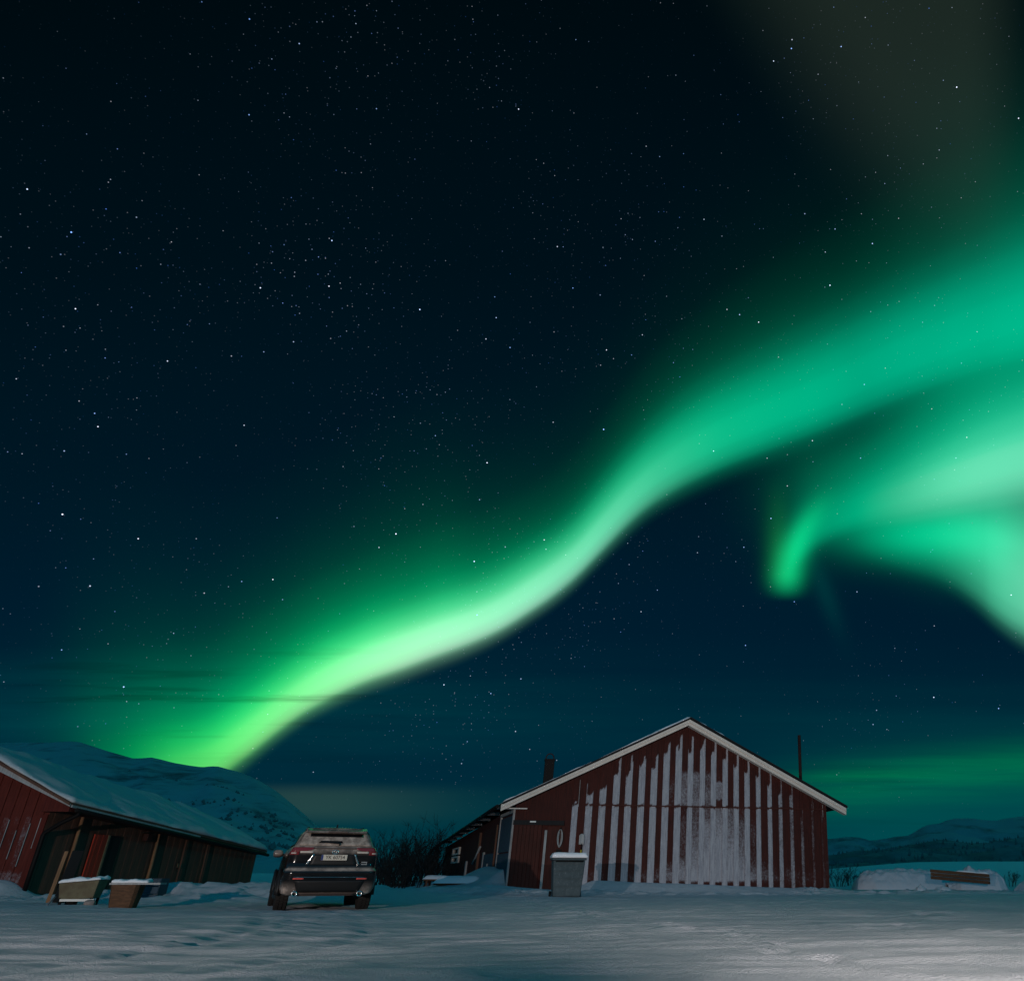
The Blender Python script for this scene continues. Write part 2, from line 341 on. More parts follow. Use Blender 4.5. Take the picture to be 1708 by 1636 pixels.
# ------------------------------------------------------------------ mesh builder and tagging
ORG = {}
class MB:
    def __init__(s): s.v = []; s.f = []; s.sm = []; s.attr = []
    def vert(s, p, at_=0.0): s.v.append(tuple(p)); s.attr.append(at_); return len(s.v) - 1
    def face(s, idx, smooth=False): s.f.append(tuple(idx)); s.sm.append(smooth)
    def poly(s, pts, smooth=False, at_=0.0): s.face([s.vert(p, at_) for p in pts], smooth)
    def hexa(s, c, at_=0.0):
        """eight corners: four of one face in order, then the four opposite"""
        i = [s.vert(p, at_) for p in c]
        for q in ((0, 1, 2, 3), (7, 6, 5, 4), (0, 4, 5, 1), (1, 5, 6, 2), (2, 6, 7, 3), (3, 7, 4, 0)): s.face([i[k] for k in q])
    def box(s, c, h, rot=None):
        c = Vector(c); m = rot or Matrix.Identity(3)
        q = [c + m @ Vector((sx * h[0], sy * h[1], sz * h[2])) for sz in (-1, 1) for sx, sy in ((-1, -1), (1, -1), (1, 1), (-1, 1))]
        s.hexa(q)
    def prism(s, pts, d, smooth=False):
        d = Vector(d); n = len(pts)
        i = [s.vert(p) for p in pts]; j = [s.vert(Vector(p) + d) for p in pts]
        s.face(i[::-1]); s.face(j)
        for k in range(n): s.face((i[k], i[(k + 1) % n], j[(k + 1) % n], j[k]), smooth)
    def tube(s, pts, rad, n=8, cap=True, smooth=True):
        pts = [Vector(p) for p in pts]; rads = rad if isinstance(rad, (list, tuple)) else [rad] * len(pts)
        rings = []; ref = None
        for k, p in enumerate(pts):
            d = (pts[min(k + 1, len(pts) - 1)] - pts[max(k - 1, 0)]).normalized()
            if ref is None: ref = d.orthogonal().normalized()
            x = (ref - d * ref.dot(d)); x = x.normalized() if x.length > 1e-6 else d.orthogonal().normalized()
            ref = x; y = d.cross(x)
            rings.append([s.vert(p + (x * math.cos(2 * math.pi * q / n) + y * math.sin(2 * math.pi * q / n)) * rads[k]) for q in range(n)])
        for r0, r1 in zip(rings, rings[1:]):
            for q in range(n): s.face((r0[q], r0[(q + 1) % n], r1[(q + 1) % n], r1[q]), smooth)
        if cap: s.face(rings[0][::-1]); s.face(rings[-1])
    def lathe(s, prof, origin, axis='z', n=32, smooth=True):
        o = Vector(origin); rings = []
        for r, h in prof:
            ring = []
            for q in range(n):
                an = 2 * math.pi * q / n; c, w = r * math.cos(an), r * math.sin(an)
                ring.append(s.vert(o + Vector({'z': (c, w, h), 'x': (h, c, w), 'y': (c, h, w)}[axis])))
            rings.append(ring)
        for r0, r1 in zip(rings, rings[1:]):
            for q in range(n): s.face((r0[q], r0[(q + 1) % n], r1[(q + 1) % n], r1[q]), smooth)
        s.face(rings[0][::-1]); s.face(rings[-1])
    def grid(s, P, smooth=True, closed=False):
        """P: rows of points"""
        I = [[s.vert(p) for p in row] for row in P]
        for r0, r1 in zip(I, I[1:]):
            for q in range(len(r0) - 1): s.face((r0[q], r0[q + 1], r1[q + 1], r1[q]), smooth)
        return I
    def slab(s, p00, p10, p11, p01, thick, nx=20, ny=10, amp=0.0, freq=1.0, edge=0.0, seed=0):
        """sheet with a thickness upwards, wavy top, ragged rim"""
        p00, p10, p11, p01 = map(Vector, (p00, p10, p11, p01))
        top, bot = [], []
        for j in range(ny + 1):
            rt, rb = [], []
            for i in range(nx + 1):
                u, v = i / nx, j / ny
                p = p00 * (1 - u) * (1 - v) + p10 * u * (1 - v) + p11 * u * v + p01 * (1 - u) * v
                q = p * freq + Vector((seed, seed * 2.3, 0))
                e = min(u, 1 - u, v, 1 - v) == 0
                if e and edge: p = p + Vector((mnoise.noise(q * 2.1), mnoise.noise(q * 2.1 + Vector((9, 0, 0))), 0)) * edge
                h = thick * (0.45 if e else 1.0) + amp * mnoise.noise(q) + amp * .5 * mnoise.noise(q * 2.7)
                rt.append(p + Vector((0, 0, max(h, thick * .2)))); rb.append(p)
            top.append(rt); bot.append(rb)
        T = s.grid(top); B = s.grid([r[::-1] for r in bot], smooth=False)
        rim = [T[0][i] for i in range(nx + 1)] + [T[j][nx] for j in range(1, ny + 1)] + [T[ny][i] for i in range(nx - 1, -1, -1)] + [T[j][0] for j in range(ny - 1, 0, -1)]
        Bm = [r[::-1] for r in B]
        rib = [Bm[0][i] for i in range(nx + 1)] + [Bm[j][nx] for j in range(1, ny + 1)] + [Bm[ny][i] for i in range(nx - 1, -1, -1)] + [Bm[j][0] for j in range(ny - 1, 0, -1)]
        n = len(rim)
        for k in range(n): s.face((rib[k], rib[(k + 1) % n], rim[(k + 1) % n], rim[k]), True)
    def build(s, name, m, parent=None, local=False, bevel=0.0, frost=False, subsurf=0):
        o_ = Vector((0, 0, 0))
        if not local:
            if parent is not None: o_ = ORG[parent.name]
            else:
                vs = np.array(s.v); o_ = Vector((float(vs[:, 0].mean()), float(vs[:, 1].mean()), float(vs[:, 2].min())))
        me = bpy.data.meshes.new(name)
        me.from_pydata([tuple(Vector(p) - o_) for p in s.v], [], s.f)
        me.polygons.foreach_set('use_smooth', s.sm)
        if frost:
            at_ = me.attributes.new('frost', 'FLOAT', 'POINT'); at_.data.foreach_set('value', s.attr)
        me.validate(); me.update()
        bm = bmesh.new(); bm.from_mesh(me); bmesh.ops.recalc_face_normals(bm, faces=bm.faces); bm.to_mesh(me); bm.free()
        if m is not None: me.materials.append(m)
        ob = bpy.data.objects.new(name, me); COL.objects.link(ob)
        if parent is not None: ob.parent = parent
        else: ob.location = o_
        ORG[ob.name] = o_
        if bevel:
            b_ = ob.modifiers.new('bevel', 'BEVEL'); b_.width = bevel; b_.segments = 2; b_.limit_method = 'ANGLE'
        if subsurf:
            q = ob.modifiers.new('subsurf', 'SUBSURF'); q.levels = subsurf; q.render_levels = subsurf
        return ob
def tag(o, label, cat, group=None):
    o['label'] = label; o['category'] = cat
    if group: o['group'] = group
    return o
def thing(name, label, cat, loc, rz=0.0, group=None):
    o = bpy.data.objects.new(name, None); COL.objects.link(o)
    o.location = loc; o.rotation_euler = (0, 0, rz); o.empty_display_size = .3
    ORG[o.name] = Vector(loc)
    return tag(o, label, cat, group)

# ------------------------------------------------------------------ building frames
V = Vector
UP = V((0, 0, 1))
# right barn: front-left corner, front-right corner, back-left corner
bA = at(848, 1460, 34.0); bA.z = 0
bB = at(1383, 1460, 37.2); bB.z = 0
bC = at(737, 1460, 60.0); bC.z = 0
b_ex = (bB - bA); b_w = b_ex.length; b_ex.normalize()
b_ey = (bC - bA); b_len = b_ey.length; b_ey.normalize()
b_n = V((b_ex.y, -b_ex.x, 0)); b_n = b_n if b_n.y < 0 else -b_n       # towards the camera
def barn_s(u, v, off=0.0):
    p = hit(u, v, bA + b_n * off, b_n); return ((p - bA).dot(b_ex), p.z)
def bw_(s_, z, out=0.0): return bA + b_ex * s_ + b_n * out + UP * z
# left barn
lK0 = at(84, 1353, 26.9); lK0.z = 0
lK1 = at(424, 1440, 42.0); lK1.z = 0
l_es = (lK1 - lK0); l_len = l_es.length; l_es.normalize()
l_g = V((-l_es.y, l_es.x, 0))                                          # along the gable, to the left
l_n = -l_g.copy()                                                     # out of the long side
def lside(u, v, off=0.0):
    p = hit(u, v, lK0 + l_n * off, l_n); return ((p - lK0).dot(l_es), p.z)
def lw_(s_, z, out=0.0): return lK0 + l_es * s_ + l_n * out + UP * z

# ------------------------------------------------------------------ ground: one sheet of snow
rng = np.random.default_rng(5)
_T = {}
def vnoise(x, y, sx, sy, seed):
    if seed not in _T: _T[seed] = np.random.default_rng(seed).random((256, 256))
    T = _T[seed]
    X, Y = x / sx + 1000.0, y / sy + 1000.0
    xi, yi = np.floor(X).astype(int), np.floor(Y).astype(int); fx, fy = X - xi, Y - yi
    fx, fy = fx * fx * (3 - 2 * fx), fy * fy * (3 - 2 * fy)
    g = lambda i, j: T[i % 256, j % 256]
    return (g(xi, yi) * (1 - fx) * (1 - fy) + g(xi + 1, yi) * fx * (1 - fy) + g(xi, yi + 1) * (1 - fx) * fy + g(xi + 1, yi + 1) * fx * fy) - .5
def sstep(x, e0, e1):
    t = np.clip((x - e0) / (e1 - e0), 0, 1); return t * t * (3 - 2 * t)
def seg_dist(x, y, p, q):
    dx, dy = q[0] - p[0], q[1] - p[1]; L2 = dx * dx + dy * dy
    t = np.clip(((x - p[0]) * dx + (y - p[1]) * dy) / L2, 0, 1)
    return np.hypot(x - p[0] - t * dx, y - p[1] - t * dy), t
def ground_h(x, y):
    x = np.asarray(x, float); y = np.asarray(y, float)
    near = sstep(y, 120, 40)
    h = .10 * vnoise(x, y, 9, 7, 1) * near
    rid = lambda sx, sy, sd: .5 - np.abs(2 * vnoise(x + .15 * y, y, sx, sy, sd))
    grainy = .7 * vnoise(x - .1 * y, y, 2.2, .8, 2) + .55 * vnoise(x, y, .9, .30, 3) + .35 * vnoise(x + .1 * y, y, .42, .16, 4) + .22 * vnoise(x, y, .16, .10, 41)
    wind = np.maximum(0, rid(1.3, .42, 42) - .12) * (.35 + 1.6 * np.maximum(0, vnoise(x, y, 3.5, 2.0, 43))) + .6 * np.maximum(0, rid(.6, .2, 44) - .15) * (.3 + np.maximum(0, vnoise(x, y, 2.2, 1.2, 45)))
    h = h + (.024 * grainy + (.070 + .055 * sstep(y, 17, 8)) * wind) * sstep(y, 70, 35)
    # tyre ruts: pairs of shallow grooves sweeping over the yard towards the car
    for (cx, cy, rad, ph) in ((-30.0, 4.0, 25.6, 0), (-14.0, 38.0, 22.0, 1), (6.0, -22.0, 36.0, 2), (10.0, 60.0, 44.0, 3), (-4.0, -34.0, 51.0, 4)):
        for dr_ in (-.78, .78):
            d = np.abs(np.hypot(x - cx, y - cy) - (rad + dr_) + .10 * vnoise(x, y, 3, 3, 50 + ph))
            h = h + (-.016 * np.exp(-(d / .13) ** 2) + .016 * np.exp(-((d - .24) / .10) ** 2)) * (.75 + .9 * vnoise(x, y, .5, .5, 60 + ph)) * sstep(y, 34, 26)
    # broken, ploughed rims of the yard
    rough = .55 * vnoise(x, y, .45, .40, 5) + .45 * vnoise(x, y, .2, .2, 6) + .3 * vnoise(x, y, .1, .1, 61)
    band = np.zeros_like(x)
    for (p, q, w) in (((-24, 24.2), (-13.5, 26.0), 1.5), ((-13, 29), (-8, 30.5), 1.6), ((-8, 30.5), (-4, 31.5), 1.0), ((-6, 31.8), (4.2, 35.2), .8), ((4.0, 35.5), (20, 38.5), 1.7), ((4.5, 35.2), (9, 36.2), 1.0)):
        d, t = seg_dist(x, y, p, q); band = np.maximum(band, np.exp(-(d / w) ** 2))
    h = h + band * (.05 + .27 * rough)
    # drift against the barn front
    A_, B_ = (bA.x, bA.y), (bB.x, bB.y)
    s_ = (x - bA.x) * b_ex.x + (y - bA.y) * b_ex.y
    o_ = (x - bA.x) * b_n.x + (y - bA.y) * b_n.y
    fr = sstep(s_, 2.0, 3.4) * sstep(s_, b_w + 1.2, b_w - .3)
    h = h + fr * (.40 - .22 * sstep(s_, 5, b_w)) * sstep(o_, 1.9 + .6 * vnoise(x, y, 1.1, 1.1, 8), .0) * sstep(o_, -1.5, -.2)
    # drift leaning on the barn's long side
    d, t = seg_dist(x, y, (bA.x - .4, bA.y + 1.2), (bA.x - 2.4, bA.y + 5.0))
    h = h + .62 * np.exp(-(d / .75) ** 2) * (1 - .35 * t)
    d, t = seg_dist(x, y, (bA.x - 2.5, bA.y + 4), (bC.x - 1, bC.y)); h = h + .35 * np.exp(-(d / 1.8) ** 2)
    # bank behind the car, drift along the left barn
    d, t = seg_dist(x, y, (-17.0, 26.5), (-12.0, 27.5)); h = h + .34 * np.exp(-(d / 1.7) ** 2) * (1 + .5 * vnoise(x, y, .9, .9, 9))
    d, t = seg_dist(x, y, (lK0.x + .6, lK0.y + 4), (lK1.x + .6, lK1.y)); h = h + .22 * np.exp(-(d / .9) ** 2)
    d, t = seg_dist(x, y, (lK0.x - 4, lK0.y - .9), (lK0.x - .6, lK0.y - .2)); h = h + .52 * np.exp(-(d / .8) ** 2)
    d, t = seg_dist(x, y, (-10, 33), (-4, 60)); h = h + .25 * np.exp(-(d / 3.5) ** 2)
    # foreground: swells that catch or miss the low lamp light
    d = np.hypot((x - 3.0) / 5.0, (y - 9.0) / 2.6); h = h + .10 * np.exp(-d * d)
    d = np.hypot((x + 4.6) / 2.6, (y - 15.0) / 6.0); h = h - .12 * np.exp(-d * d)
    # far land: lightly rising field behind the yard
    h = h + sstep(y, 60, 260) * 1.2 + sstep(y, 300, 900) * 12 * sstep(x, 30, 200) + vnoise(x, y, 60, 40, 10) * sstep(y, 80, 200) * 1.0
    # keep the snow level where the car stands
    return h
def axis(lo, hi, step, far, n, back=None):
    mid = np.arange(lo, hi, step)
    g = np.geomspace(step, far, n); return mid, g
xs_mid = np.arange(-27, 17, .11)
xl = -27 - np.geomspace(.2, 9000, 46)[::-1]; xr = 17 + np.geomspace(.2, 9000, 46)
xs = np.concatenate([xl, xs_mid, xr])
y1_ = np.arange(4.5, 14, .055); y2_ = np.arange(14, 40, .10); y3_ = 40 + np.geomspace(.15, 9000, 70); y0_ = 4.5 - np.geomspace(.1, 300, 22)[::-1]
ys = np.concatenate([y0_, y1_, y2_, y3_])
GX, GY = np.meshgrid(xs, ys)
GZ = ground_h(GX, GY)
# boot prints: two trails from the foreground, one to the car, one to the barn door
def trail(pts, step=.66):
    pr = random.Random(17); pts = [V(q + (0,)) for q in pts]; side = 1
    for p_, q_ in zip(pts, pts[1:]):
        d_ = (q_ - p_); n_ = int(d_.length / step); d_.normalize(); s_ = V((-d_.y, d_.x, 0))
        for k in range(n_):
            side = -side; c = p_ + d_ * (k * step + pr.uniform(-.06, .06)) + s_ * (side * .13 + pr.uniform(-.03, .03))
            i0, i1 = np.searchsorted(xs, (c.x - .6, c.x + .6)); j0, j1 = np.searchsorted(ys, (c.y - .6, c.y + .6))
            X_, Y_ = GX[j0:j1, i0:i1] - c.x, GY[j0:j1, i0:i1] - c.y
            al, ac = X_ * d_.x + Y_ * d_.y, X_ * s_.x + Y_ * s_.y
            r2 = np.sqrt((al / .19) ** 2 + (ac / .11) ** 2)
            GZ[j0:j1, i0:i1] += -.040 * np.exp(-r2 ** 4) + .016 * np.exp(-((r2 - 1.4) / .3) ** 2)
trail([(-5.6, 8.4), (-6.4, 12.5), (-8.0, 18.2)]); trail([(.6, 7.0), (-1.2, 14.0), (-5.0, 24.0), (-8.0, 32.4)]); trail([(3.4, 7.4), (2.2, 13.0), (4.8, 22.0)])
nv = GX.size; ny_, nx_ = GX.shape
me = bpy.data.meshes.new('snow_ground')
me.vertices.add(nv); me.vertices.foreach_set('co', np.stack([GX, GY, GZ], -1).astype(np.float32).ravel())
idx = np.arange(nv).reshape(ny_, nx_)
quads = np.stack([idx[:-1, :-1], idx[:-1, 1:], idx[1:, 1:], idx[1:, :-1]], -1).reshape(-1, 4)
me.loops.add(quads.size); me.loops.foreach_set('vertex_index', quads.ravel().astype(np.int32))
me.polygons.add(len(quads)); me.polygons.foreach_set('loop_start', np.arange(0, quads.size, 4, dtype=np.int32)); me.polygons.foreach_set('loop_total', np.full(len(quads), 4, np.int32))
me.polygons.foreach_set('use_smooth', np.ones(len(quads), bool))
me.update(calc_edges=True); me.materials.append(M['snow_ground'])
ground = bpy.data.objects.new('ground', me); COL.objects.link(ground); ground['kind'] = 'structure'
def gz(x, y): return float(ground_h(np.array([x]), np.array([y]))[0])

# ------------------------------------------------------------------ mountains and hills
def hill_mat(name, snow, scrub, scale, lo, hi):
    m = mat(name, snow, .8, .1); N = Nodes(m.node_tree); p = pbsdf(m)
    g = N.new('ShaderNodeNewGeometry').outputs['Position']
    n1 = N.noise(N.mapping(g, (1, .35, 2.2)), scale, 6, .65); n2 = N.noise(N.mapping(g, (1, 1, 3)), scale * .18, 3, .5)
    k = N.mr(N.add(N.mul(n1, .6), N.mul(n2, .4)), lo, hi)
    N.l.new(mixc(N, k, snow, scrub), p.inputs['Base Color'])
    bump(N, p, N.add(n1, N.mul(n2, 2)), .5, 6.0)
    return m
def hill(name, ridge, Yr, Yb, zb, m, rough, seed, rows=46, steps=240, gully=.0):
    """terrain from its foot at distance Yb to the crest at Yr and down behind"""
    us = np.linspace(ridge[0][0], ridge[-1][0], steps)
    vs = np.interp(us, [q[0] for q in ridge], [q[1] for q in ridge])
    mb = MB(); P = []
    for j in range(rows + 1):
        t = j / rows * 1.35
        row = []
        for u, v in zip(us, vs):
            crest = at(u, v, Yr); k = min(t, 1.0)
            Y = Yb + (Yr - Yb) * t; sc = Y / Yr
            x = crest.x * (0.35 + .65 * sc) if t <= 1 else crest.x * sc
            x = crest.x * sc
            prof = k ** 1.15 if t <= 1 else 1 - ((t - 1) / .35) ** 1.3
            z = zb + (crest.z - zb) * prof
            q = V((x, Y * 1.2, 0)) / rough
            z += (mnoise.noise(q + V((seed, 0, 0))) * 1.0 + mnoise.noise(q * 2.3 + V((seed, 5, 0))) * .5 + mnoise.noise(q * 5.1 + V((seed, 5, 0))) * .22) * rough * .13 * min(1, (1 - k) * 4 + .06) * min(1, k * 5 + .0)
            row.append((x, Y, z))
        P.append(row)
    mb.grid(P)
    o = mb.build(name, m); o['kind'] = 'structure'
    return o, P
M['hill_left'] = hill_mat('snowy_mountainside', (.40, .46, .48), (.09, .13, .14), .05, .47, .68)
M['hill_right'] = hill_mat('far_snowy_fell', (.32, .38, .41), (.10, .14, .15), .006, .46, .64)
M['hill_wood'] = hill_mat('wooded_foothill', (.18, .23, .25), (.09, .12, .13), .02, .38, .62)
ridgeL = [(-900, 1340), (-500, 1290), (-200, 1262), (-60, 1243), (0, 1238), (40, 1237.5), (85, 1238), (120, 1236), (135, 1238), (150, 1243), (190, 1255), (222, 1264.5), (238, 1264), (252, 1262.5), (268, 1266), (290, 1271.5), (315, 1276), (337, 1279), (352, 1277.5), (366, 1278), (382, 1283), (400, 1288), (430, 1300), (460, 1318), (490, 1342), (515, 1364), (535, 1382), (560, 1402), (600, 1420), (660, 1436), (760, 1446), (900, 1452), (1000, 1458)]
mountain, mtP = hill('mountain', ridgeL, 1000, 330, -3, M['hill_left'], 70, 3.0)
ridgeR = [(600, 1440), (900, 1430), (1150, 1415), (1300, 1402), (1385, 1399), (1412, 1395.5), (1432, 1396), (1442, 1399), (1452, 1402), (1480, 1398), (1500, 1394.5), (1515, 1392.5), (1524, 1388), (1535, 1380), (1548, 1374.5), (1566, 1373.5), (1578, 1368), (1595, 1364), (1618, 1364), (1640, 1367), (1662, 1368.5), (1680, 1364), (1708, 1361), (1780, 1352), (1900, 1370), (2100, 1400), (2500, 1430)]
fell, _ = hill('hills', ridgeR, 5200, 2600, 0, M['hill_right'], 420, 8.0)
ridgeF = [(1290, 1450), (1340, 1440), (1390, 1428), (1440, 1420), (1500, 1412), (1540, 1404.5), (1570, 1400), (1590, 1402), (1615, 1405), (1650, 1404), (1685, 1402), (1708, 1406), (1760, 1412), (1900, 1420), (2200, 1440)]
foothill, foP = hill('hills', ridgeF, 2400, 1300, 10, M['hill_wood'], 200, 12.0)

# scrub on the mountain and spruces on the foothill: uncountable, one object each
M['scrub'] = mat('bare_birch_scrub', (.16, .19, .19), .9, .1)
M['spruce'] = mat('dark_spruce', (.15, .18, .18), .9, .1)
def scatter(P, n, size, name, m, keep, seed, slim=.5):
    r = random.Random(seed); mb = MB(); c = 0; tries = 0
    while c < n and tries < n * 40:
        tries += 1
        j = r.randrange(1, int((len(P) - 1) / 1.35)); i = r.randrange(0, len(P[0]) - 1)
        p0, p1, p2 = V(P[j][i]), V(P[j][i + 1]), V(P[j + 1][i])
        p = p0 + (p1 - p0) * r.random() + (p2 - p0) * r.random()
        if not keep(p, r, j / ((len(P) - 1) / 1.35)): continue
        c += 1; h = size * (.5 + r.random()); w = h * slim * (.7 + .6 * r.random())
        top = p + V((r.uniform(-.1, .1) * h, 0, h))
        k = 5; ring = [p + V((w * math.cos(6.283 * q / k), w * math.sin(6.283 * q / k), h * r.uniform(.0, .35))) for q in range(k)]
        ti = mb.vert(top); ri = [mb.vert(q) for q in ring]; bi = mb.vert(p - V((0, 0, h * .2)))
        for q in range(k): mb.face((ri[q], ri[(q + 1) % k], ti)); mb.face((ri[(q + 1) % k], ri[q], bi))
    o = mb.build(name, m); o['kind'] = 'stuff'
    return o
def keepL(p, r, t):
    n = mnoise.noise(p / 70.0) + .5 * mnoise.noise(p / 25.0)
    return t < .78 and n > -.02 + .55 * t and r.random() < .9
sc_ = scatter(mtP, 2600, 1.7, 'scrub', M['scrub'], keepL, 4, .7)
tag(sc_, 'dark bare birch scrub dotted over the snowy mountainside', 'scrub')
fo_ = scatter(foP, 1300, 7, 'forest', M['spruce'], lambda p, r, t: mnoise.noise(p / 260.0) > -.25 and t < .97, 9, .30)
tag(fo_, 'dark spruce forest covering the low foothill on the right', 'forest')

# ------------------------------------------------------------------ right barn
barn = thing('red_barn', 'wide red wooden barn with wind-blown frost on its gable and cream bargeboards', 'barn', bA)
OV = .38
eL, zL = barn_s(836, 1341, OV); eR, zR = barn_s(1411, 1347, OV); eP, zP = barn_s(1150, 1199, OV)
def roof_z(s_):
    return zL + (zP - zL) * (s_ - eL) / (eP - eL) if s_ < eP else zP + (zR - zP) * (s_ - eP) / (eR - eP)
zBack = at(737, 1412, 60.0).z
drop = zBack - zL
_, zSeam = barn_s(1150, 1345)
# frosted cover boards: middle in the photograph at the seam, half width, ragged top of the crust
tops = [None, 500, 480, 425, 395, 340, 360, 285, 240, 265, 250, 290, 310, 345, 395, 410, 465, 500, 525, 650, 600, 610]
xs_b = [33, 115, 193, 272, 345, 422, 495, 567, 640, 712, 785, 852, 922, 988, 1053, 1120, 1187, 1250, 1315, 1375, 1437, 1492]
hw = [.115] + [.135] * 8 + [.115] * 6 + [.10, .095, .085, .08, .065, .055, .05]
boards = []
for i, (x_, t_) in enumerate(zip(xs_b, tops)):
    u = 950 + x_ / 3.558
    s_, _ = barn_s(u, 1345)
    zt = zSeam if t_ is None else barn_s(u, 1180 + t_ / 3.558)[1]
    boards.append((s_, hw[i], zt))
wall = MB()
rw = random.Random(3)
def column(s0, s1, out, fn, rows=64, nx=3, step=True):
    I = []
    for j in range(rows + 1):
        row = []
        for q in range(nx + 1):
            s_ = s0 + (s1 - s0) * q / nx
            z = -.2 + (roof_z(s_) - .06 + .2) * j / rows
            row.append(wall.vert(bw_(s_, z, out), fn(s_, z)))
        I.append(row)
    for r0, r1 in zip(I, I[1:]):
        for q in range(nx): wall.face((r0[q], r0[q + 1], r1[q + 1], r1[q]))
    if step:
        for e in (0, nx):
            for j in range(rows):
                p, q = I[j][e], I[j + 1][e]
                a_, b_ = V(wall.v[p]) - b_n * .03, V(wall.v[q]) - b_n * .03
                wall.face((p, q, wall.vert(b_, wall.attr[q]), wall.vert(a_, wall.attr[p])))
def jag(i, s_): return .38 * mnoise.noise(V((s_ * 9.0, i * 3.7, 1.5))) + .25 * mnoise.noise(V((s_ * 31.0, i * 1.7, 4.5)))
def frost_board(i, zt, sc_):
    def f(s_, z):
        top = zt + jag(i, s_) * .8 + (.55 * (1 + mnoise.noise(V((i * 3.1, 0, 7)))) if (s_ - sc_) / hw[i] > .45 and i > 2 else 0.0)
        k = 1.0 if z < top else max(0.0, 1 - (z - top) / .12)
        if abs(z - zSeam) < .03: k *= .3
        edge = abs(s_ - sc_) / hw[i]
        fade = 1.0 if i < 16 else max(.35, 1 - (i - 15) * .11)
        lowfade = .62 + .10 * min(1, max(0, (zSeam - z) / 2)) if i > 16 else .70
        return k * lowfade * (fade if i > 15 else 1) * (1 - .22 * edge ** 2) + .09 * mnoise.noise(V((s_ * 3, z * 1.1, i * 2.2)))
    return f
def frost_gap(i):
    def f(s_, z):
        c_ = math.exp(-((i - 10.8) / 3.3) ** 2)
        if z < zSeam:
            k = .66 * c_ * min(1, max(0, (z - .40) / .10)) * (1 - .42 * max(0, (z - 1.5) / (zSeam - 1.5)) ** 1.2) + .22 * math.exp(-((z - .6) / .5) ** 2) * (i < 20)
            if i in (6, 7): k -= .12 * (z > 1.2)
        else:
            k = .43 * math.exp(-((i - 8.7) / 2.4) ** 2) * min(1, max(0, 1 - (z - zSeam - 1.25) / .35)) + (.40 if i == 11 and z - zSeam > .3 and z - zSeam < 1.0 else 0) * .8
        return k + .10 * mnoise.noise(V((s_ * 2, z * 1.5, i)))
    return f
cuts = [b_w * 0] 
prev = 0.0
for i, (sc_, h_, zt) in enumerate(boards):
    column(prev, sc_ - h_, 0.0, frost_gap(i - 1) if i > 0 else (lambda s_, z: .08), step=False, nx=2 if i else 8)
    column(sc_ - h_, sc_ + h_, .03, frost_board(i, zt, sc_), nx=4)
    prev = sc_ + h_
column(prev, b_w, 0.0, lambda s_, z: .2 * (z < 1.2), step=False)
# returns: long sides and back
bD = bB + (bC - bA)
for p, q, zp, zq in ((bA, bC, zL - .02, zBack - .02), (bB, bD, zR - .02, zR + drop), ):
    wall.poly([p + UP * -.2, q + UP * -.2, q + UP * zq, p + UP * zp], at_=.02)
apb = bA + b_ex * eP + b_ey * b_len
wall.poly([bC + UP * -.2, bD + UP * -.2, bD + UP * (zR + drop), apb + UP * (zP + drop - .08), bC + UP * (zBack)], at_=.02)
wall.build('wall', M['red_wall'], barn, frost=True)
# seam rail with beads of ice
sm = MB(); sm.box(bw_((boards[1][0] + b_w) / 2, zSeam, .035), ((b_w - boards[1][0]) / 2, .022, .022), Matrix((b_ex, b_n, UP)).transposed())
sm.build('rail', M['red_dark'], barn)
# thin battens above, catching a little frost
for k, (u, v0, v1) in enumerate([(968, 1300, 1345), (990, 1292, 1330), (1013, 1275, 1320), (1035, 1270, 1318), (1055, 1278, 1310), (1075, 1266, 1290), (1097, 1246, 1285), (1116, 1248, 1275), (1137, 1216, 1262), (1320, 1325, 1345), (1338, 1330, 1350), (1356, 1338, 1352), (1372, 1342, 1362)]):
    s0, z0 = barn_s(u, v0, .03); s1, z1 = barn_s(u, v1, .03)
    bt = MB(); bt.box(bw_(s0, (z0 + z1) / 2, .012), (.011, .012, abs(z0 - z1) / 2), Matrix((b_ex, b_n, UP)).transposed())
    bt.build('batten', M['grey_frost'], barn)
# roof: dark deck, snow on top, cream bargeboards
def rp(s_, z, t): return bA + b_ex * s_ + b_ey * t + UP * z
tF = -OV / abs(b_ey.dot(b_n)) 
rd = MB()
for (s0, z0, s1, z1) in ((eL, zL, eP, zP), (eP, zP, eR, zR)):
    A0, A1 = rp(s0, z0, tF - .04), rp(s1, z1, tF - .04)
    B0, B1 = rp(s0, z0 + drop, b_len), rp(s1, z1 + drop, b_len)
    rd.hexa([A0, A1, B1, B0, A0 + UP * .085, A1 + UP * .085, B1 + UP * .085, B0 + UP * .085])
rd.build('roof', M['roof_dark'], barn)
def board_along(p, q, dz, out0, out1, name, m):
    q0, q1 = V(p), V(q); o0, o1 = b_n * out0, b_n * out1
    mb = MB(); mb.hexa([q0 + o0, q1 + o0, q1 + o0 - UP * dz, q0 + o0 - UP * dz, q0 + o1, q1 + o1, q1 + o1 - UP * dz, q0 + o1 - UP * dz])
    return mb.build(name, m, barn)
pL, pP, pR = bw_(eL, zL - .012), bw_(eP, zP - .012), bw_(eR, zR - .012)
board_along(pL, pP, .125, OV, OV + .03, 'bargeboard', M['cream']); board_along(pP, pR, .125, OV, OV + .03, 'bargeboard', M['cream'])
board_along(pL - UP * .128, pP - UP * .128, .105, OV - .03, OV, 'bargeboard', M['cream']); board_along(pP - UP * .128, pR - UP * .128, .13, OV - .03, OV, 'bargeboard', M['cream'])
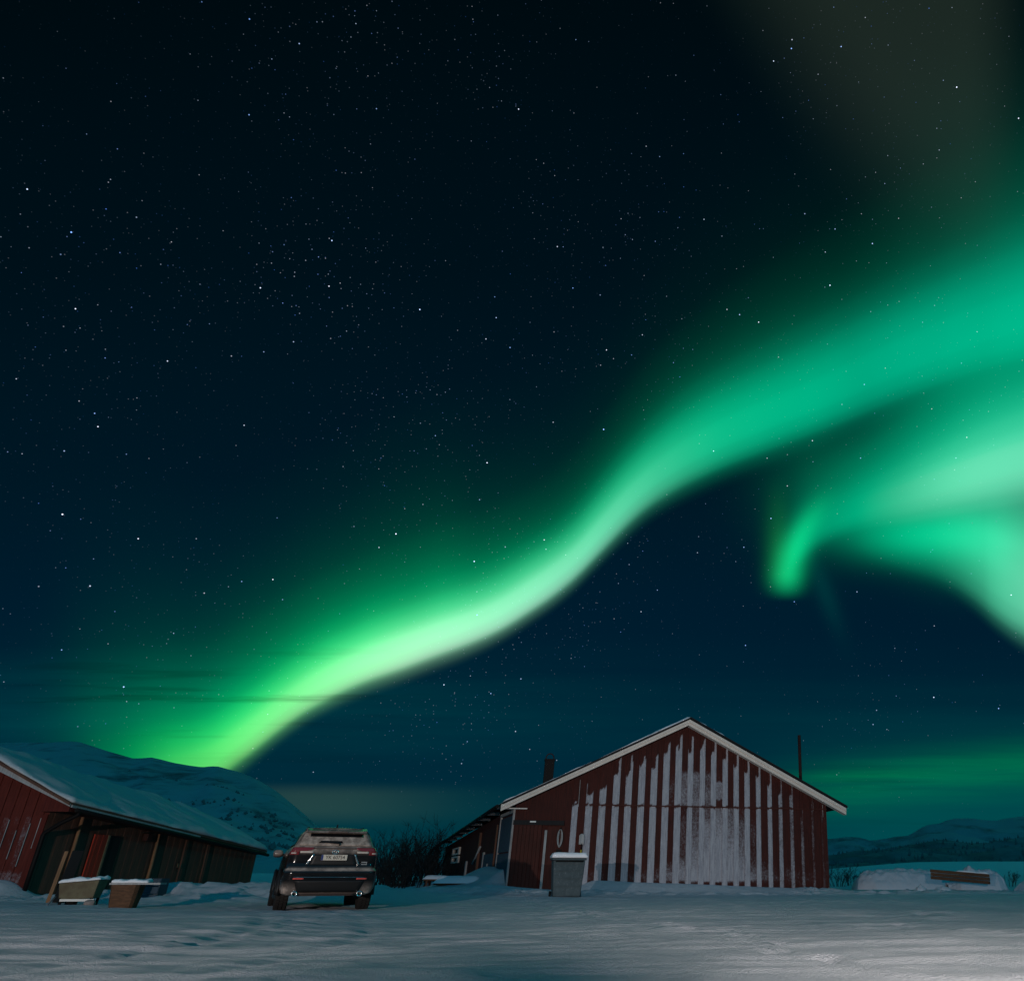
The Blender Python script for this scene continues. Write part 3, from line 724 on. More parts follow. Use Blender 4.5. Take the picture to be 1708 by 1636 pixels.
# soffit boards under the right-hand overhang
sf = MB(); sf.hexa([bw_(eP, zP - .27, OV - .035), bw_(eR, zR - .27, OV - .035), bw_(eR, zR - .27, .03), bw_(eP, zP - .27, .03), bw_(eP, zP - .25, OV - .035), bw_(eR, zR - .25, OV - .035), bw_(eR, zR - .25, .03), bw_(eP, zP - .25, .03)])
sf.build('soffit', M['cream'], barn)
sf = MB(); s0, z0 = barn_s(862, 1345, .1); sf.box(bw_(.1, zL - .13, .15), (.34, .12, .02), Matrix((b_ex, b_n, UP)).transposed()); sf.build('soffit', M['cream'], barn)
sn = MB(); sn.slab(rp(eP + .12, roof_z(eP + .12) + .085, .0), rp(eP + 2.0, roof_z(eP + 2.0) + .085, .0), rp(eP + 2.0, roof_z(eP + 2.0) + .085, 8), rp(eP + .12, roof_z(eP + .12) + .085, 8), .27, 26, 14, .09, 1.6, .05, 2)
sn.build('snow_cap', M['snow'], barn)
sn = MB(); sn.slab(rp(eL + .2, roof_z(eL + .2) + .085, .3), rp(eP - .1, roof_z(eP - .1) + .085, .3), rp(eP - .1, roof_z(eP - .1) + .085 + drop * .9, 24), rp(eL + .2, roof_z(eL + .2) + .085 + drop * .9, 24), .05, 40, 20, .05, 1.1, .05, 5)
sn.build('snow_cap', M['snow'], barn)
sn = MB(); sn.slab(rp(eP - 1.2, roof_z(eP - 1.2) + .085, -.2), rp(eP + .02, zP + .085, -.2), rp(eP + .02, zP + .085, 5), rp(eP - 1.2, roof_z(eP - 1.2) + .085, 5), .07, 16, 10, .05, 2.0, .03, 7)
sn.build('snow_cap', M['snow'], barn)
# chimney with a hoop on the left slope
tc_ = 2.2
pc = hit(915, 1290, bA + b_ey * tc_, b_n); sc0 = (pc - bA - b_ey * tc_).dot(b_ex)
zt = hit(915, 1268, bA + b_ey * tc_, b_n).z
ch = MB(); ch.box(rp(sc0, (roof_z(sc0) + zt) / 2 - .1, tc_), (.20, .20, (zt - roof_z(sc0)) / 2 + .1), Matrix((b_ex, b_n, UP)).transposed())
cho = ch.build('chimney', M['iron'], barn, bevel=.015)
cp_ = MB(); cp_.box(rp(sc0, zt + .015, tc_), (.225, .225, .03), Matrix((b_ex, b_n, UP)).transposed()); cp_.build('chimney_cap', M['iron'], cho)
hp = MB(); hp.tube([rp(sc0 + .17 * math.cos(q), zt + .04 + .24 * math.sin(q) ** .8, tc_) for q in np.linspace(math.pi, 0, 14)], .025, 6)
hp.build('hoop', M['rust'], cho)
# tall flue behind the right slope
tp = 3.0
pp = hit(1335, 1290, bA + b_ey * tp, b_n); sp_ = (pp - bA - b_ey * tp).dot(b_ex); ztp = hit(1334, 1226, bA + b_ey * tp, b_n).z
fl = MB(); fl.tube([rp(sp_, roof_z(sp_) - .1, tp), rp(sp_, ztp, tp)], .075, 12); fl.build('flue_pipe', M['rust'], barn)
fl = MB(); fl.tube([rp(sp_, roof_z(sp_) + .02, tp), rp(sp_, roof_z(sp_) + .30, tp)], .10, 12); fl.build('flue_collar', M['steel'], barn)
# sliding door panel at the front's left end
mF = Matrix((b_ex, b_n, UP)).transposed()
def front_box(u0, v0, u1, v1, out, th, name, m, parent=barn, bevel=0.0):
    vm = (v0 + v1) / 2
    s0, s1 = barn_s(u0, vm, out)[0], barn_s(u1, vm, out)[0]; z0, z1 = barn_s(u0, v0, out)[1], barn_s(u1, v1, out)[1]
    mb = MB(); mb.box(bw_((s0 + s1) / 2, (z0 + z1) / 2, out - th / 2), (abs(s1 - s0) / 2, th / 2, abs(z1 - z0) / 2), mF)
    return mb.build(name, m, parent, bevel=bevel)
s0, z0 = barn_s(860, 1371, .09); s1, _ = barn_s(905, 1371, .09)
dr = MB()
nb = 7
for k in range(nb):
    a0 = s0 + (s1 - s0) * k / nb; a1 = s0 + (s1 - s0) * (k + 1) / nb - .012
    dr.box(bw_((a0 + a1) / 2, z0 / 2, .07 + .008 * (k % 2)), ((a1 - a0) / 2, .025, z0 / 2), mF)
door = dr.build('sliding_door', M['red_dark'], barn)
front_box(856, 1367, 941, 1376, .13, .05, 'door_track', M['roof_dark'])
(sa, za), (sb, zb_) = barn_s(903, 1384, .12), barn_s(909, 1432, .12)
front_box(904, 1384, 908, 1490, .105, .05, 'door_post', M['grey_frost'])
front_box(884, 1368.6, 894, 1371.2, .16, .012, 'nameplate', M['white_paint'], door)
front_box(909, 1378, 938, 1486, .05, .03, 'hatch', M['red_dark'])
# long side: plane and details
b_m = V((-b_ey.y, b_ey.x, 0)); b_m = b_m if b_m.x < 0 else -b_m
def bside(u, v, off=0.0):
    p = hit(u, v, bA + b_m * off, b_m); return ((p - bA).dot(b_ey), p.z)
mS = Matrix((b_ey, b_m, UP)).transposed()
def side_box(t0, t1, z0, z1, out, th, name, m, parent=barn):
    mb = MB(); mb.box(bA + b_ey * (t0 + t1) / 2 + b_m * (out - th / 2) + UP * (z0 + z1) / 2, ((t1 - t0) / 2, th / 2, (z1 - z0) / 2), mS)
    return mb.build(name, m, parent)
tA = bside(832, 1420)[0]
dz_ = zL - .35
d1 = side_box(.16, tA, 0.1, 1.45, .045, .05, 'stable_door', M['teal_door'])
side_box(.16, tA, 1.5, dz_, .04, .05, 'stable_door', M['teal_door'])
side_box(.0, .14, -.1, dz_ + .08, .07, .08, 'door_frame', M['grey_frost']); side_box(tA + .02, tA + .16, -.1, dz_ + .08, .07, .08, 'door_frame', M['grey_frost'])
side_box(.0, tA + .16, dz_ + .085, dz_ + .2, .075, .08, 'door_frame', M['grey_frost'])
tB0, tB1 = bside(823, 1440)[0], bside(807, 1440)[0]
side_box(tB0, tB1, .1, bside(815, 1424)[1], .05, .05, 'shed_door', M['teal_door'])
side_box(tB1, tB1 + .25, -.1, bside(815, 1420)[1], .08, .08, 'door_frame', M['grey_frost']); side_box((tB0 + tB1) / 2 - .1, (tB0 + tB1) / 2 + .1, -.1, bside(815, 1440)[1], .08, .04, 'door_frame', M['grey_frost'])
side_box(tB0 - .2, tB0 - .05, -.1, zL - .5, .06, .06, 'door_frame', M['old_wood'])
# far annex wall sections: a darker recess post and a window of two panes
tW0, tW1 = bside(768, 1420)[0], bside(757, 1420)[0]
zW0, zW1 = bside(762, 1439)[1], bside(762, 1414)[1]
wf = MB()
for (z0, z1) in ((zW0, zW0 + (zW1 - zW0) * .44), (zW0 + (zW1 - zW0) * .54, zW1)):
    for (a0, a1, c0, c1) in ((tW0, tW1, z0, z0 + .08), (tW0, tW1, z1 - .08, z1), (tW0, tW0 + .5, z0 + .08, z1 - .08), (tW1 - .5, tW1, z0 + .08, z1 - .08)):
        wf.box(bA + b_ey * (a0 + a1) / 2 + b_m * .05 + UP * (c0 + c1) / 2, ((a1 - a0) / 2, .05, (c1 - c0) / 2), mS)
wfo = wf.build('window', M['cream'], barn)
pn = MB(); pn.box(bA + b_ey * (tW0 + tW1) / 2 + b_m * .02 + UP * (zW0 + zW1) / 2, ((tW1 - tW0) / 2 - .1, .015, (zW1 - zW0) / 2 - .04), mS); pn.build('pane', M['pane'], wfo)
t9 = bside(780, 1440)[0]
side_box(t9, t9 + .35, .2, bside(780, 1436)[1], .09, .08, 'corner_post', M['grey_frost'])
t8 = bside(803, 1400)[0]
side_box(t8, t8 + .3, 0, zL - .6, .10, .10, 'corner_post', M['old_wood'])
# rafters' ends and gutter hook under the long eave
gt = MB(); gt.tube([rp(eL - .12, zL - .02 + drop * k, b_len * k + tF) for k in np.linspace(.02, 1, 8)], .07, 8)
gt.build('gutter', M['iron'], barn)
e_end = rp(eL - .12, zBack - .05, b_len - .3)
dp = MB(); dp.tube([e_end, e_end + V((-.35, -.1, -.35)), e_end + V((-.30, -.1, -.75)), e_end + V((.35, 0, -1.05)), e_end + V((.42, 0, -2.2))], .075, 8); dp.build('downpipe', M['iron'], barn)
for k in range(9):
    t_ = 1.0 + k * 2.8; rf = MB()
    rf.box(rp(eL + .22, roof_z(eL + .22) - .10 + drop * t_ / b_len, t_), (.28, .05, .06), mF); rf.build('rafter_end', M['grey_frost'], barn)

# things standing against the barn
def bin_at():
    p = onz(943, 1497, 0.02); rz = math.atan2(b_ex.y, b_ex.x) + R(2)
    t = thing('wheelie_bin', 'frosted grey two-wheeled rubbish bin with a snow-capped lid beside the barn door', 'bin', (p.x, p.y, gz(p.x, p.y) - .04), rz)
    w0, w1, d0, d1, H = .42, .50, .34, .40, 1.08
    mb = MB(); ring = lambda w, d, z: [(-w, -d, z), (w, -d, z), (w, d, z), (-w, d, z)]
    mb.hexa([V(q) for q in ring(w0, d0, .05) + ring(w1, d1, H)]); mb.build('body', M['grey_plastic'], t, local=True, bevel=.035)
    mb = MB(); mb.hexa([V(q) for q in ring(w1 + .04, d1 + .05, H + .004) + ring(w1 + .02, d1 + .02, H + .07)]); mb.build('lid', M['grey_plastic'], t, local=True, bevel=.02)
    for k in range(3):
        mb = MB(); z = .35 + k * .22; w_ = w0 + (w1 - w0) * z / H; d_ = d0 + (d1 - d0) * z / H
        mb.box((0, -d_ - .004, z), (w_ - .06, .012, .012)); mb.build('rib', M['grey_plastic'], t, local=True, bevel=.005)
    mb = MB(); mb.tube([(-.42, -d1 - .03, H - .03), (-.42, -d1 - .075, H - .03), (.42, -d1 - .075, H - .03), (.42, -d1 - .03, H - .03)], .018, 8); mb.build('handle', M['iron'], t, local=True)
    for sx in (-1, 1):
        mb = MB(); mb.lathe([(.02, -.03), (.10, -.03), (.10, .03), (.02, .03)], (sx * (w0 + .05), d0 - .06, .1), 'x', 20); mb.build('wheel', M['iron'], t, local=True)
    mb = MB(); mb.slab((-w1 - .05, -d1 - .06, H + .072), (w1 + .05, -d1 - .06, H + .072), (w1 + .05, d1 + .05, H + .072), (-w1 - .05, d1 + .05, H + .072), .15, 20, 14, .025, 3, .02)
    mb.build('snow_cap', M['snow'], t, local=True)
bin_at()
# snow shovel leaning blade-up
s_sh, _ = barn_s(967, 1440, .1)
shv = thing('snow_shovel', 'snow shovel leaning blade up on the frosted wall, yellow grip showing', 'shovel', bw_(s_sh, gz(*bw_(s_sh, 0, .25).xy), .22))
z1 = barn_s(967, 1428, .1)[1]; z2 = barn_s(967, 1417, .1)[1]; z3 = barn_s(967, 1408, .1)[1]; z4 = barn_s(967, 1390, .1)[1]
mb = MB(); mb.tube([bw_(s_sh, .1, .22), bw_(s_sh, z1, .14)], .018, 8); mb.build('shaft', M['iron'], shv)
mb = MB(); mb.tube([bw_(s_sh, z1, .14), bw_(s_sh + .01, z2, .12)], .035, 10); mb.build('grip', M['yellow'], shv)
mb = MB(); mb.grid([[bw_(s_sh - .10 + .20 * i / 6, z3 + (z4 - z3) * j / 6 - .2 * (abs(i - 3) / 3) ** 3 * (j == 6) * .3, .10 + .03 * (i / 3 - 1) ** 2) for i in range(7)] for j in range(7)])
bl = mb.build('blade', M['grey_frost'], shv); so = bl.modifiers.new('solid', 'SOLIDIFY'); so.thickness = .012
mb = MB(); mb.tube([bw_(s_sh + .01, z2, .12), bw_(s_sh + .01, z3 + .02, .11)], .018, 8); mb.build('socket', M['iron'], shv)
# coiled rope on a hook
s_r, z_r = barn_s(935, 1382, .12)
rope = thing('rope_coil', 'frosty coil of rope hanging from a hook left of the frosted boards', 'rope', bw_(s_r, z_r, .12))
mb = MB(); mb.tube([bw_(s_r, z_r + .05, .05), bw_(s_r, z_r, .16), bw_(s_r, z_r + .05, .18)], .016, 6); mb.build('hook', M['iron'], rope)
mb = MB()
for k in range(5):
    w_ = .05 + .012 * k; h_ = .58 + .03 * (k % 3)
    mb.tube([bw_(s_r + w_ * math.cos(q), z_r - .02 - h_ / 2 + h_ / 2 * math.sin(q), .13 + .012 * k) for q in np.linspace(math.pi / 2, math.pi * 2.5, 22)], .014, 6)
mb.build('coil', M['grey_frost'], rope)
mb = MB(); mb.box(bw_(s_r, z_r - .95, .08), (.10, .04, .22), mF); mb.build('weight', M['iron'], rope)
# pale stick leaning on the long side
p0, p1 = bA + b_ey * bside(804, 1412)[0] + UP * bside(804, 1412)[1] + b_m * .08, bA + b_ey * bside(792, 1440)[0] + UP * bside(792, 1440)[1] + b_m * .12
mb = MB(); mb.tube([p0, (p0 + p1) / 2 + V((0, 0, -.05)), p1], .05, 8)
tag(mb.build('wooden_stick', M['grey_frost']), 'pale crooked stick propped slantwise on the barn\'s red long side', 'stick')

# snow-topped tables by the long side
def snow_table(u, v, Y, w, d, h, cap, label, name, rz):
    p = at(u, v, Y); z0 = gz(p.x, p.y)
    t = thing(name, label, 'table', (p.x, p.y, z0 - .05), rz)
    hh = p.z - z0 + .05
    mb = MB()
    for k in range(3): mb.box((0, -d + d * (2 * k + 1) / 3, hh), (w, d / 3 - .012, .03))
    mb.build('tabletop', M['brown_wood'], t, local=True)
    for sx in (-1, 1):
        for sy in (-1, 1):
            mb = MB(); mb.box((sx * (w - .15), sy * (d - .1), (hh - .04) / 2), (.045, .045, (hh - .04) / 2 )); mb.build('leg', M['old_wood'], t, local=True)
    mb = MB(); n1, n2 = 26, 14; P = []
    for j in range(n2 + 1):
        row = []
        for i in range(n1 + 1):
            a_, b_ = i / n1 * 2 - 1, j / n2 * 2 - 1
            e = min(1, (1 - abs(a_)) * 3.2) ** .6 * min(1, (1 - abs(b_)) * 2.5) ** .6
            row.append((a_ * (w + .06), b_ * (d + .06), hh + .032 + cap * e + .02 * mnoise.noise(V((a_ * 2, b_ * 2, u)))* e))
        P.append(row)
    mb.grid(P); mb.build('snow_cap', M['snow'], t, local=True)
snow_table(770, 1474, 36.5, .98, .5, .6, .27, 'low wooden table under a thick slanting cap of snow by the barn\'s long side', 'garden_table', R(-8))
snow_table(727, 1467, 42.0, .48, .4, .5, .16, 'small snow-topped table, farther one near the bare bushes', 'garden_table', R(6))

# ------------------------------------------------------------------ left barn
lb = thing('old_barn', 'old red barn at the left edge with a snowy roof and grey weathered long side', 'barn', lK0)
gn = -l_es
GO = .42
def lgab(u, v, off=GO):
    p = hit(u, v, lK0 + gn * off, gn); return ((p - lK0).dot(l_g), p.z)
def lgp(r_, z, out=0.0): return lK0 + l_g * r_ + gn * out + UP * z
rE, zE = lgab(118, 1342); rA, zA = lgab(0, 1274); slope = (zA - zE) / (rA - rE)
rR = 3.0; zR_ = zE + slope * (rR - rE)
pEn = lgp(rE, zE, GO)
pEf = at(445, 1421, 42.4); dl = (pEf - pEn)
zEf = pEf.z
g_top = lambda r_: zE + slope * (r_ - rE) - .10 if r_ < rR else zR_ - slope * (r_ - rR) - .10
gw = MB()
bw_d = .155
k = 0; r0 = 0.0
GW = 2 * rR
while r0 < GW:
    r1 = min(r0 + bw_d, GW); out = .02 if k % 2 else 0.0
    fr = (.30 if 1 < r0 < 2.6 else .0)
    I = []
    for j in range(31):
        row = []
        for r_ in (r0 + .004, r1 - .004):
            z = -.2 + (g_top(r_) + .2) * j / 30
            lv = .10
            if k % 2 and .3 < r0 < 2.6 and .8 < z < 2.3: lv = .24 + .16 * mnoise.noise(V((r0 * 7, z * 1.5, 0)))
            if z < .75: lv = max(lv, .33)
            row.append(gw.vert(lgp(r_, z, out), lv))
        I.append(row)
    for a_, b_ in zip(I, I[1:]): gw.face((a_[0], a_[1], b_[1], b_[0]))
    for e in (0, 1):
        for a_, b_ in zip(I, I[1:]):
            p, q = a_[e], b_[e]
            gw.face((p, q, gw.vert(V(gw.v[q]) - gn * .03, gw.attr[q]), gw.vert(V(gw.v[p]) - gn * .03, gw.attr[p])))
    r0 = r1; k += 1
gw.poly([lgp(0, -.2, -.03), lgp(GW, -.2, -.03), lgp(GW, g_top(GW), -.03), lgp(rR, zR_ - .1, -.03), lgp(0, g_top(0), -.03)], at_=.05)
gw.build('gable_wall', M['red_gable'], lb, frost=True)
# red boxed eave at the gable's corner
ec = MB(); z_s = lgab(100, 1353)[1]
pts = [lgp(rE + .02, z_s, GO - .03), lgp(.05, z_s, GO - .03), lgp(.05, g_top(.05) , GO - .03), lgp(rE + .02, g_top(rE + .02) + .03, GO - .03)]
ec.prism(pts, -gn * (GO - .06)); ec.build('boxed_eave', M['red_plain'], lb)
# corner board
ec = MB(); ec.box(lgp(.09, 1.2, .03), (.09, .025, 1.15), Matrix((l_g, gn, UP)).transposed()); ec.build('corner_board', M['red_plain'], lb)
# thin vertical icy strips
for r_, z0, z1 in ((.42, .9, 2.1), (.75, 1.1, 1.9), (1.05, .75, 2.2), (1.5, 1.3, 2.4), (.16, 1.4, 2.25)):
    mb = MB(); mb.box(lgp(r_, (z0 + z1) / 2, .055), (.008, .008, (z1 - z0) / 2), Matrix((l_g, gn, UP)).transposed()); mb.build('batten', M['grey_frost'], lb)
# frosted bargeboards
mb = MB()
mb.hexa([lgp(rE - .0, zE + .03, GO), lgp(rR, zR_ + .03, GO), lgp(rR, zR_ - .26, GO), lgp(rE, zE - .05, GO), lgp(rE, zE + .03, GO + .03), lgp(rR, zR_ + .03, GO + .03), lgp(rR, zR_ - .26, GO + .03), lgp(rE, zE - .05, GO + .03)])
mb.build('bargeboard', M['grey_frost'], lb)
mb = MB()
mb.hexa([lgp(rE - .0, zE + .06, GO + .04), lgp(rR, zR_ + .06, GO + .04), lgp(rR, zR_ - .01, GO + .04), lgp(rE, zE - .01, GO + .04), lgp(rE, zE + .06, GO + .07), lgp(rR, zR_ + .06, GO + .07), lgp(rR, zR_ - .01, GO + .07), lgp(rE, zE - .01, GO + .07)])
mb.build('bargeboard', M['old_wood'], lb)
# roof: deck and deep snow on it
ridge_n = lgp(rR, zR_, GO); ridge_f = ridge_n + dl
mb = MB(); mb.hexa([pEn, ridge_n, ridge_f, pEf, pEn + UP * .07, ridge_n + UP * .07, ridge_f + UP * .07, pEf + UP * .07])
far_n = lgp(2 * rR - rE, zE, GO); far_f = far_n + dl
mb.hexa([ridge_n, far_n, far_f, ridge_f, ridge_n + UP * .07, far_n + UP * .07, far_f + UP * .07, ridge_f + UP * .07])
roof = mb.build('roof', M['old_wood'], lb)
sg = lambda u, v: pEn * (1 - u) * (1 - v) + ridge_n * u * (1 - v) + ridge_f * u * v + pEf * (1 - u) * v
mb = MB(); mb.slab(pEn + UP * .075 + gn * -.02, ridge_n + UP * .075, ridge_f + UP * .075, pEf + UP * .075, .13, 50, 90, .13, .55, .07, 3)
mb.build('snow_cover', M['dimmed_snow'], roof)
mb = MB(); mb.slab(ridge_n + UP * .075, far_n + UP * .075, far_f + UP * .075, ridge_f + UP * .075, .13, 10, 20, .07, .45, .06, 6); mb.build('snow_cover', M['dimmed_snow'], roof)
# pale gutter board along the long eave
mb = MB(); q = l_n * .02
mb.hexa([pEn - UP * .0 + q, pEn + (pEf - pEn) * .55 + q, pEn + (pEf - pEn) * .55 + q - UP * .07, pEn + q - UP * .07] + [V(x) + l_n * .04 for x in (pEn + q, pEn + (pEf - pEn) * .55 + q, pEn + (pEf - pEn) * .55 + q - UP * .07, pEn + q - UP * .07)])
mb.build('eave_board', M['grey_frost'], lb)
mb = MB(); mb.tube([pEn + l_n * .12 - UP * .13 + dl * k_ for k_ in (.01, .3, .6, .995)], .065, 8); mb.build('gutter', M['iron'], lb)
# long side wall of upright weathered boards
sw = MB(); nbd = 62
rr = random.Random(11)
def ztop(f): return (zE - .12) + (zEf - zE) * f
for k in range(nbd):
    f0, f1 = k / nbd, (k + 1) / nbd
    o_ = .007 * (k % 2) + rr.uniform(0, .006)
    a0, a1 = l_len * f0 + .004, l_len * f1 - .004
    sw.hexa([lw_(a0, -.3, o_ - .04), lw_(a1, -.3, o_ - .04), lw_(a1, -.3, o_), lw_(a0, -.3, o_), lw_(a0, ztop(f0), o_ - .04), lw_(a1, ztop(f1), o_ - .04), lw_(a1, ztop(f1), o_), lw_(a0, ztop(f0), o_)])
sw.build('side_wall', M['old_wood'], lb)
mb = MB(); q0, q1 = lw_(0, 0), lw_(l_len, 0)
mb.poly([q1 + UP * -.2, q1 + l_g * GW + UP * -.2, q1 + l_g * GW + UP * 1.4, q1 + l_g * rR + UP * (zR_ + zEf - zE - .1), q1 + UP * (zEf - .1)])
mb.build('end_wall', M['old_wood'], lb)
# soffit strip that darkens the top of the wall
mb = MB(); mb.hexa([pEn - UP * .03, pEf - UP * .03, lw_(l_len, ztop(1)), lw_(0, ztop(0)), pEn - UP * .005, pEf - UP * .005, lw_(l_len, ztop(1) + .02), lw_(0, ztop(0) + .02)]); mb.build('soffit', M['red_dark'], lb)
mL = Matrix((l_es, l_n, UP)).transposed()
def lbox(u0, v0, u1, v1, out, th, name, m, parent=lb, z0=None):
    (a0, c0), (a1, c1) = lside(u0, v0, out), lside(u1, v1, out)
    if z0 is not None: c1 = z0
    mb = MB(); mb.box(lw_((a0 + a1) / 2, (c0 + c1) / 2, out - th / 2), (abs(a1 - a0) / 2, th / 2, abs(c1 - c0) / 2), mL)
    return mb.build(name, m, parent)
# red door swung open, its green edge and the dark doorway
(aD0, cD), (aD1, _) = lside(158, 1391, .06), lside(180, 1391, .06)
zD = cD
mb = MB()
for k in range(5):
    q0 = aD0 + (aD1 - aD0) * k / 5; q1 = aD0 + (aD1 - aD0) * (k + 1) / 5 - .01
    mb.box(lw_((q0 + q1) / 2, zD / 2 + .1, .075 + .006 * (k % 2)), ((q1 - q0) / 2, .02, zD / 2 - .1), mL)
dro = mb.build('door', M['door_red'], lb); dro['label'] = 'bright red plank door'
mb = MB(); mb.box(lw_(aD1 + .05, zD / 2 + .1, .09), (.045, .035, zD / 2 - .1), mL); mb.build('door_frame', M['green_paint'], lb)
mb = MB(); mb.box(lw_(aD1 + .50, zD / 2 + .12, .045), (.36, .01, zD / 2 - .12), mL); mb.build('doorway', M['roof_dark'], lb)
# posts carrying the eave
for (u, v) in ((134, 1376), (265, 1393), (311, 1402), (347, 1409)):
    a_, c_ = lside(u, v, .11)
    top = zE - .15 + (zEf - zE) * a_ / l_len
    mb = MB(); mb.tube([lw_(a_, -.2, .13), lw_(a_ + .02, top * .5, .12), lw_(a_, top, .11)], [.055, .05, .045] if u < 300 else [.035, .03, .03], 10); mb.build('post', M['pole_wood'] if u < 300 else M['old_wood'], lb)
a_, c_ = lside(299, 1443, .05)
mb = MB(); mb.box(lw_(a_, c_, .06), (.16, .012, .075), mL); pl = mb.build('wall_sign', M['green_paint'], lb)
a_, c_ = lside(244, 1396, .1)
mb = MB(); mb.box(lw_(a_, c_, .14), (.14, .09, .12), mL); mb.build('wall_lantern', M['rust'], lb, bevel=.02)
mb = MB(); mb.box(lw_(a_, c_ + .16, .12), (.18, .12, .02), mL); mb.build('wall_lantern', M['iron'], lb)
# downpipe at the corner
cz = lambda u, v, o: lw_(*lside(u, v, o), o)
p1 = pEn + l_n * .12 + dl * .02 - UP * .16
c0 = lgp(-.10, lgab(68, 1392, .1)[1], .12)
mb = MB(); mb.tube([p1, p1 - UP * .08, (p1 * .45 + c0 * .55) + UP * .02, c0 + UP * .06 + l_n * .03, c0, V((c0.x, c0.y, 1.0)), V((c0.x, c0.y, .05))], .062, 10); mb.build('downpipe', M['iron'], lb)

# things in front of the left barn
pb = onz(79, 1505, 0.05); pt_ = pb + V((.02, .06, 1.16))
mb = MB(); ax = (pt_ - pb).normalized(); sx = V((.55, .83, 0)).normalized()
def board(p, q, side, w, th):
    d = (q - p).normalized(); n = d.cross(side).normalized(); s2 = side * w / 2; n2 = n * th / 2
    mb.hexa([p - s2 - n2, p + s2 - n2, p + s2 + n2, p - s2 + n2, q - s2 - n2, q + s2 - n2, q + s2 + n2, q - s2 + n2])
board(pb, pt_, sx, .07, .05)
tag(mb.build('leaning_post', M['pole_wood'], bevel=.008), 'short pale squared post leaning against the grey long side', 'post')
mb = MB(); board(pb + sx * .22, pt_ + sx * .25 + UP * .02, sx, .24, .04)
tag(mb.build('leaning_plank', M['roof_dark'], bevel=.006), 'dark wide plank leaning beside the pale post at the left barn', 'plank')
# green trough on a stand
pt0 = onz(130, 1506, 0.05); tr = thing('metal_trough', 'tilted green-brown metal trough with snow on top by the red door', 'trough', (pt0.x, pt0.y, gz(pt0.x, pt0.y) - .12), R(12))
mb = MB(); L_, d_ = .42, .26
mb.hexa([V(q) for q in [(-L_ * .85, -d_ * .7, .22), (L_ * .85, -d_ * .7, .26), (L_ * .85, d_ * .7, .26), (-L_ * .85, d_ * .7, .22), (-L_, -d_, .58), (L_, -d_, .66), (L_, d_, .66), (-L_, d_, .58)]]); mb.build('body', M['green_paint'], tr, local=True, bevel=.02)
mb = MB(); mb.box((.05, -d_ * .72 - .02, .22), (.36, .02, .025)); mb.build('rail', M['white_paint'], tr, local=True)
mb = MB(); mb.slab((-L_ - .02, -d_ - .02, .585), (L_ + .02, -d_ - .02, .665), (L_ + .02, d_ + .02, .665), (-L_ - .02, d_ + .02, .585), .07, 24, 14, .05, 3.5, .03); mb.build('snow_cap', M['snow'], tr, local=True)
for sx_ in (-1, 1):
    for sy_ in (-1, 1):
        mb = MB(); mb.tube([(sx_ * .3, sy_ * .16, -.12), (sx_ * .33, sy_ * .16, .27)], .035, 8); mb.build('leg', M['iron'], tr, local=True)
mb = MB(); mb.tube([(-.42, -.22, .30), (-.46, -.40, .12), (-.28, -.55, -.02)], .022, 6); mb.build('drawbar', M['steel'], tr, local=True)
# brown tub with a board lid
pk = onz(204, 1514, 0.0); tb = thing('wooden_tub', 'brown flared wooden tub with a frosty board lid right of the trough', 'tub', (pk.x, pk.y, gz(pk.x, pk.y) - .05), R(15))
mb = MB(); r_ = random.Random(2)
prof = [(.21, 0), (.235, .12), (.25, .25), (.265, .40), (.28, .52)]
n = 20
sq = lambda c: math.copysign(abs(c) ** .42, c)
rings = [[mb.vert((r0 * sq(math.cos(6.283 * q / n)) * (1 + .03 * (q % 2) + r_.uniform(-.015, .015)), r0 * sq(math.sin(6.283 * q / n)) * (1 + .03 * (q % 2)), h)) for q in range(n)] for r0, h in prof]
for ra, rb in zip(rings, rings[1:]):
    for q in range(n): mb.face((ra[q], ra[(q + 1) % n], rb[(q + 1) % n], rb[q]))
mb.face(rings[0][::-1]); mb.face(rings[-1]); mb.build('staves', M['brown_wood'], tb, local=True)
mb = MB(); mb.box((.18, 0, .54), (.5, .2, .018)); mb.build('lid', M['grey_frost'], tb, local=True)
mb = MB(); mb.slab((-.30, -.19, .56), (.42, -.19, .56), (.40, .19, .56), (-.28, .19, .56), .06, 20, 10, .04, 5, .03); mb.build('snow_cap', M['snow'], tb, local=True)
pk2 = onz(232, 1503, 0.02); cb = thing('crate', 'dark teal crate half sunk in snow behind the tub', 'crate', (pk2.x, pk2.y + .3, gz(pk2.x, pk2.y) - .1), R(10))
for k in range(3):
    mb = MB(); mb.box((0, -.26, .10 + k * .19), (.33, .015, .08)); mb.build('slat', M['teal_door'], cb, local=True)
for sx_ in (-1, 1):
    mb = MB(); mb.box((sx_ * .32, 0, .3), (.015, .24, .28)); mb.build('end_panel', M['teal_door'], cb, local=True)
mb = MB(); mb.box((0, .26, .3), (.33, .015, .28)); mb.build('back_panel', M['teal_door'], cb, local=True)
